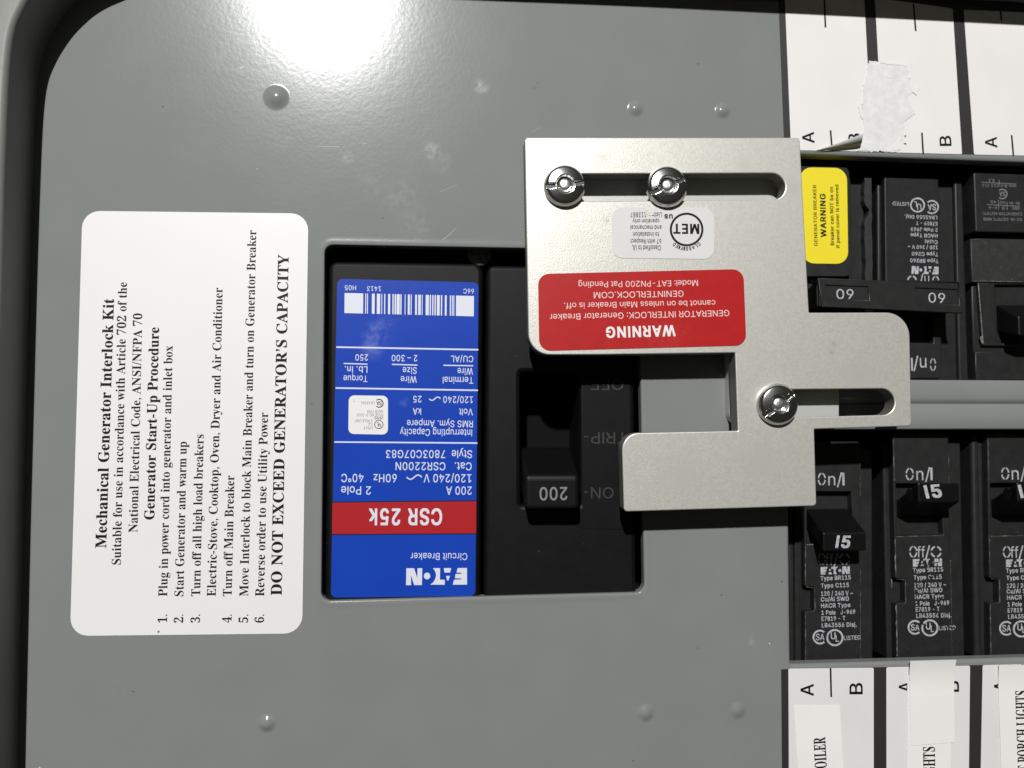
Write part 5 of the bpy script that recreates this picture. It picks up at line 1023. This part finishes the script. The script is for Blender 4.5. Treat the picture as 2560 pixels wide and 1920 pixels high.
# label tapes stuck on the lower card
def curl(x0, y0, lift, span):
    """edge of a tape lifting slightly towards its top end"""
    return lambda x, y: max(0.0, (y - y0) / span) ** 2 * lift
def tape(pts, z, words, label, lift=0.0, fold=None, extra=None):
    mid = un((pts[0][0] + pts[1][0]) / 2, (pts[0][1] + pts[2][1]) / 2)
    base = (*mid, z - .05); m = MB()
    L = [un(*p, z) for p in pts]; N = 24
    vs = []; fs = []
    yt_ = max(L[0][1], L[1][1])
    for i in range(N + 1):
        t = (i / N) ** 1.6
        for s in range(2):
            a, b = (L[0], L[3]) if s == 0 else (L[1], L[2])
            x = a[0] + (b[0] - a[0]) * t; y = a[1] + (b[1] - a[1]) * t
            zz_ = z + lift * max(0.0, 1 - (yt_ - y) / 9.0) ** 2
            vs.append((x, y, zz_))
    n0 = len(vs)
    vs += [(x, y, q - .09) for x, y, q in vs]
    for i in range(N): fs.append((2 * i, 2 * i + 2, 2 * i + 3, 2 * i + 1)); fs.append((n0 + 2 * i, n0 + 2 * i + 1, n0 + 2 * i + 3, n0 + 2 * i + 2))
    for i in range(N):
        fs.append((2 * i, n0 + 2 * i, n0 + 2 * i + 2, 2 * i + 2)); fs.append((2 * i + 1, 2 * i + 3, n0 + 2 * i + 3, n0 + 2 * i + 1))
    fs.append((0, 1, n0 + 1, n0)); m.add(vs, fs, 'tape')
    for s, p0, p1, cap in words: text(m, s, p0, p1, cap, z, 'ink', font='serif', bold=16)
    m.build('label_tape', base=base, category='label tape', label=label, group='label tapes on the lower card')
sc = .2984
tape([u6(283, 549), u6(667, 551), u6(712, 1300), u6(330, 1300)], .30, [('BOILER', u6(562, 1128), u6(546, 812), 98 * sc)], 'white label tape reading BOILER on the left cell of the lower card')
tape([u6(1236, 300), u6(1602, 300), u6(1594, 1300), u6(1228, 1300)], .30, [('LIGHTS', u6(1470, 1208), u6(1464, 894), 98 * sc)], 'white label tape ending in HTS under the blank tape')
tape([u6(1241, 165), u6(1623, 155), u6(1630, 857), u6(1268, 886)], .45, [], 'blank white tape on the middle cell, its top overlapping the breaker opening', lift=1.2)
tape([u6(1990, 204), u6(2420, 205), u6(2480, 1300), u6(2030, 1300)], .32, [('T PORCH LIGHTS', u6(2262, 1096), u6(2238, 424), 100 * sc)], 'white label tape reading PORCH LIGHTS at the right edge of the lower card', lift=.6)

# paper torn off the upper card, with a curled flap
raw = [(890, 545), (905, 505), (985, 512), (1090, 520), (1180, 525), (1225, 560), (1235, 640), (1250, 690), (1270, 760), (1230, 800), (1250, 880), (1290, 940), (1240, 980), (1200, 1010),
       (1190, 1100), (1172, 1180), (1160, 1256), (1050, 1258), (900, 1252), (806, 1246), (815, 1190), (865, 1125), (868, 1040), (850, 990), (820, 920), (825, 860), (850, 840), (855, 730), (880, 640)]
rnd = random.Random(21); rag = []
for i in range(len(raw)):
    a, b = raw[i], raw[(i + 1) % len(raw)]; L = math.hypot(b[0] - a[0], b[1] - a[1]); n = max(1, int(L / 13))
    for j in range(n):
        t = j / n; rag.append((a[0] + (b[0] - a[0]) * t + rnd.gauss(0, 4.5), a[1] + (b[1] - a[1]) * t + rnd.gauss(0, 4.5)))
c = un(*u3(1050, 900)); base = (*c, z2)
torn = thing('torn_paper', base, category='torn paper', label='ragged grey torn paper patch with a curled flap on the upper card')
m = MB(); m.px([u3(*p) for p in rag], z2 - .04, z2 + .12, 'torn')
m.build('torn_patch', torn, base)
m = MB()
for pts in ([(1225, 690), (1262, 700), (1296, 752), (1320, 708), (1330, 716), (1300, 792), (1262, 760)], [(1235, 634), (1256, 630), (1248, 650), (1228, 652)], [(1040, 622), (1090, 640), (1078, 650), (1034, 632)],
            [(985, 506), (1090, 514), (1180, 520), (1222, 552), (1160, 540), (1080, 536), (1000, 522)], [(838, 846), (862, 836), (858, 862), (834, 868)], [(816, 880), (838, 870), (850, 990), (832, 960)], [(1130, 1180), (1170, 1100), (1166, 1240), (1060, 1256)]):
    m.px([u3(*p) for p in pts], z2 + .1, z2 + .2, 'paper', bevel=.03, steps=1)
m.build('paper_fringe', torn, base)
m = MB(); f6 = Z(1960, 250, .1718); N = 14; vs = []; fs = []
for i in range(N + 1):
    t = i / N
    up = (430 + 735 * t, 741 - 258 * t ** 1.1); lo = (430 + 690 * t, 743 - 70 * t ** 1.6 if t < .9 else 743 - 70 * t ** 1.6)
    zt1 = .25 + 3.6 * t ** .9
    for j in range(7):
        s = j / 6; a = math.pi * .62 * s
        X = up[0] + (lo[0] - up[0]) * s; Y = up[1] + (lo[1] - up[1]) * s
        z_ = .22 + (zt1 - .2) * math.cos(math.pi / 2 * s) ** .8
        q = un(*f6(X + (rnd.gauss(0, 6) if i == N else 0), Y), z_); vs.append((q[0], q[1], z_))
for i in range(N):
    for j in range(6): fs.append((i * 7 + j, i * 7 + j + 1, (i + 1) * 7 + j + 1, (i + 1) * 7 + j))
m.add(vs, fs, 'flap', True); m.build('curled_flap', torn, base)

# ------------------------------------------------------------------ interlock: fixed spacer, sliding plate, screws
m = MB(); zs = 3.4
m.px([(1345, 425), (1985, 425), (1996, 470), (2008, 800), (2098, 805), (2098, 1058), (1824, 1063), (1815, 545), (1345, 545)], 0, zs, 'spacer', r=[1, 3, 1, 0, 1, 1, 3.2, 0, 1], bevel=.25)
m.build('spacer_plate', base=(*un(1820, 800), 0), category='spacer plate', label='bare metal spacer plate seen through the slots behind the interlock plate')

ZP = 10.4
base = (*un(1760, 760, ZP), 3.4)
lock = thing('interlock_plate', base, category='interlock plate', label='satin aluminium sliding interlock plate with two slots and a stepped outline')
ring = []
def P_(x, y): return un(x, y, ZP)
pts = [(1312, 343.5), (1998, 344), (2000, 354), (2022.7, 781.6), (2273.5, 781), (2279, 1065), (2035.7, 1072.5), (2041.5, 1264.5), (1560, 1279), (1554.5, 1083),
       (1845, 1077), (1838, 881.6), (1500, 886.5), (1322, 887)]
rad = [1.0, 1.2, 0, .3, 6.4, 1.1, .3, 1.0, 1.0, 4.4, .2, .2, 0, 5.6]
out = rounded([P_(*p) for p in pts], rad, 10)
def slot_loop(x0, y0a, y0b, x1, y1a, y1b):
    a, b, c, d = P_(x0, y0a), P_(x1, y1a), P_(x1, y1b), P_(x0, y0b)
    h = (a[1] - d[1]) / 2
    cl = ((a[0] + d[0]) / 2 + h, (a[1] + d[1]) / 2); h2 = (b[1] - c[1]) / 2; cr = ((b[0] + c[0]) / 2 - h2, (b[1] + c[1]) / 2)
    L = [(cr[0] + h2 * math.cos(t), cr[1] + h2 * math.sin(t)) for t in [math.pi / 2 - math.pi * i / 16 for i in range(17)]]
    L += [(cl[0] + h * math.cos(t), cl[1] + h * math.sin(t)) for t in [-math.pi / 2 - math.pi * i / 16 for i in range(17)]]
    return L
s1 = slot_loop(1378, 433.8, 503, 1963.5, 433.5, 499.7)
s2 = slot_loop(1912, 973.5, 1044.5, 2237, 971.5, 1037.5)
m = MB()
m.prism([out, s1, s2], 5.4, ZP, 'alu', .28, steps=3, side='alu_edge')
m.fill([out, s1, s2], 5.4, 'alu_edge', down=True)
m.build('plate', lock, base)
r8 = Z(1260, 300, .3617)
# red warning sticker
m = MB(); zr = ZP + .12
m.px([r8(235, 1064), r8(1655, 1030), (1866, 863.5), (1348, 877.6)], ZP, zr, 'red_vinyl', r=3.0)
for s, x0, y0, x1, y1, cap in (('Model: EAT-PN200 Pat Pending', 1340, 1106, 515, 1118, 40), ('GENINTERLOCK.COM', 1240, 1179, 620, 1190, 42), ('cannot be on unless Main Breaker is off.', 1460, 1245, 415, 1264, 40),
                               ('GENERATOR INTERLOCK: Generator Breaker', 1556, 1313, 315, 1342, 42)):
    text(m, s, r8(x0, y0), r8(x1, y1), cap * .3617, zr, 'pink_print')
text(m, 'WARNING', r8(1180, 1420), r8(707, 1432), 72 * .3617, zr, 'white_vinyl', bold=52)
m.build('warning_sticker', lock, base, label='red warning sticker')
# pale approval sticker
m = MB(); g3 = Z(1520, 510, .12206)
m.px([g3(75, 62), g3(2170, 75), g3(2175, 1130), g3(85, 1105)], ZP, zr, 'clear_vinyl', r=2.9)
for s, x0, y0, x1, cap in (('Listing  113887', 1100, 172, 462, 98), ('operation only', 1050, 308, 505, 86), ('and mechanical', 1097, 437, 460, 90), ('to installation', 1042, 575, 510, 92), ('67 with Respect', 1090, 716, 458, 92), ('Classified to UL', 1082, 848, 490, 100)):
    text(m, s, g3(x0, y0), g3(x1, y0), cap * .12206, zr, 'ink', bold=16)
text(m, 'us', g3(1320, 213), g3(1160, 213), 108 * .12206, zr, 'ink', bold=55)
text(m, 'MET', g3(1858, 415), g3(1345, 408), 192 * .12206, zr, 'ink', bold=62)
cc = (1610, 522); arc_ring(m, g3(*cc), 345 * .12206, 44 * .12206, zr, 'ink', n=64)
WD = dict(C=46, L=36, A=46, S=42, I=17, F=36, E=38, D=44); arc_ = 0.0
for ch in 'CLASSIFIED':
    R = 358; w = WD[ch]; an = math.radians(46) + (arc_ + w / 2) / R; arc_ += w + 20
    cx, cy = cc[0] + R * math.cos(an), cc[1] + R * math.sin(an)
    tx, ty = math.sin(an), -math.cos(an)
    a = g3(cx + tx * w / 2, cy + ty * w / 2); b = g3(cx - tx * w / 2, cy - ty * w / 2)
    text(m, ch, a, b, 72 * .12206, zr, 'ink', bold=50)
m.flat([g3(745, 105), g3(860, 85), g3(930, 150), g3(940, 215), g3(860, 240), g3(760, 205)], zr + .07, 'alu')   # nick rubbed through
m.build('approval_sticker', lock, base, label='pale grey approval sticker')

# chrome screws that hold the plate
def screw(px, py, ang, label, first=None):
    c = un(px, py, 12.0); base = (c[0], c[1], ZP)
    root = thing('machine_screw', base, category='screw', label=label, group='chrome screws of the interlock')
    if first:
        root.matrix_world = RX @ Matrix.Translation(Vector(base) / 1000) @ Matrix.Rotation(math.radians(ang), 4, 'Z')
        for ch in list(first.children):
            k = ch.copy(); COL.objects.link(k); k.parent = root
        return root
    m = MB(); R = 5.55; rec = .43; ca = 0.0
    vs = []; fs = []; nt = 180
    rs = [0.0, .1, .2, .3, .385, .395, .42, .43, .44, .46, .5, .55, .6, .65, .7, .75, .8, .82, .85, .88, .91, .94, .965, .985, 1.0]
    def hh(t, a):
        h = 2.15 + 0.9 * (1 - t * t)
        if t > .80: h -= 1.15 * ((t - .80) / .20) ** 2.3
        if t < .425: return 1.45
        s = abs(t * R * math.sin(a))
        if s < .66: h = min(h, 1.75)
        elif s < .80: h = min(h, 1.75 + (s - .66) / .14 * 1.4)
        if t < .45: h -= .25 * (1 - (t - .425) / .025)
        return h
    for t in rs:
        for j in range(nt):
            a = 2 * math.pi * j / nt
            vs.append((c[0] + R * t * math.cos(a), c[1] + R * t * math.sin(a), ZP + hh(t, a)))
    nr = len(rs)
    for j in range(nt): vs.append((c[0] + R * math.cos(2 * math.pi * j / nt), c[1] + R * math.sin(2 * math.pi * j / nt), ZP + .05))
    for i in range(nr):
        for j in range(nt): fs.append((i * nt + j, (i + 1) * nt + j, (i + 1) * nt + (j + 1) % nt, i * nt + (j + 1) % nt))
    m.add(vs, fs, 'chrome', True)
    m.build('head', root, base)
    m = MB(); dome(m, c[0], c[1], ZP + 1.45, R * .345, lambda t, a: 1.0 * (1 - t ** 3) ** .5 if t < 1 else 0.0, 'chrome_rough', 14, 48)
    m.build('centre_pin', root, base)
    m = MB(); m.prism([circle(c[0], c[1], 2.6, 32)], -4, ZP, 'chrome'); m.build('shaft', root, base)
    return root
s0 = screw(1412.5, 462.5, 0, 'chrome slotted screw at the left end of the upper slot')
s0.matrix_world = s0.matrix_world @ Matrix.Rotation(math.radians(7), 4, 'Z')
screw(1669, 465, 24, 'chrome slotted screw in the middle of the upper slot, above the approval sticker', s0)
screw(1946.5, 1010.5, 36, 'chrome slotted screw at the left end of the lower slot', s0)
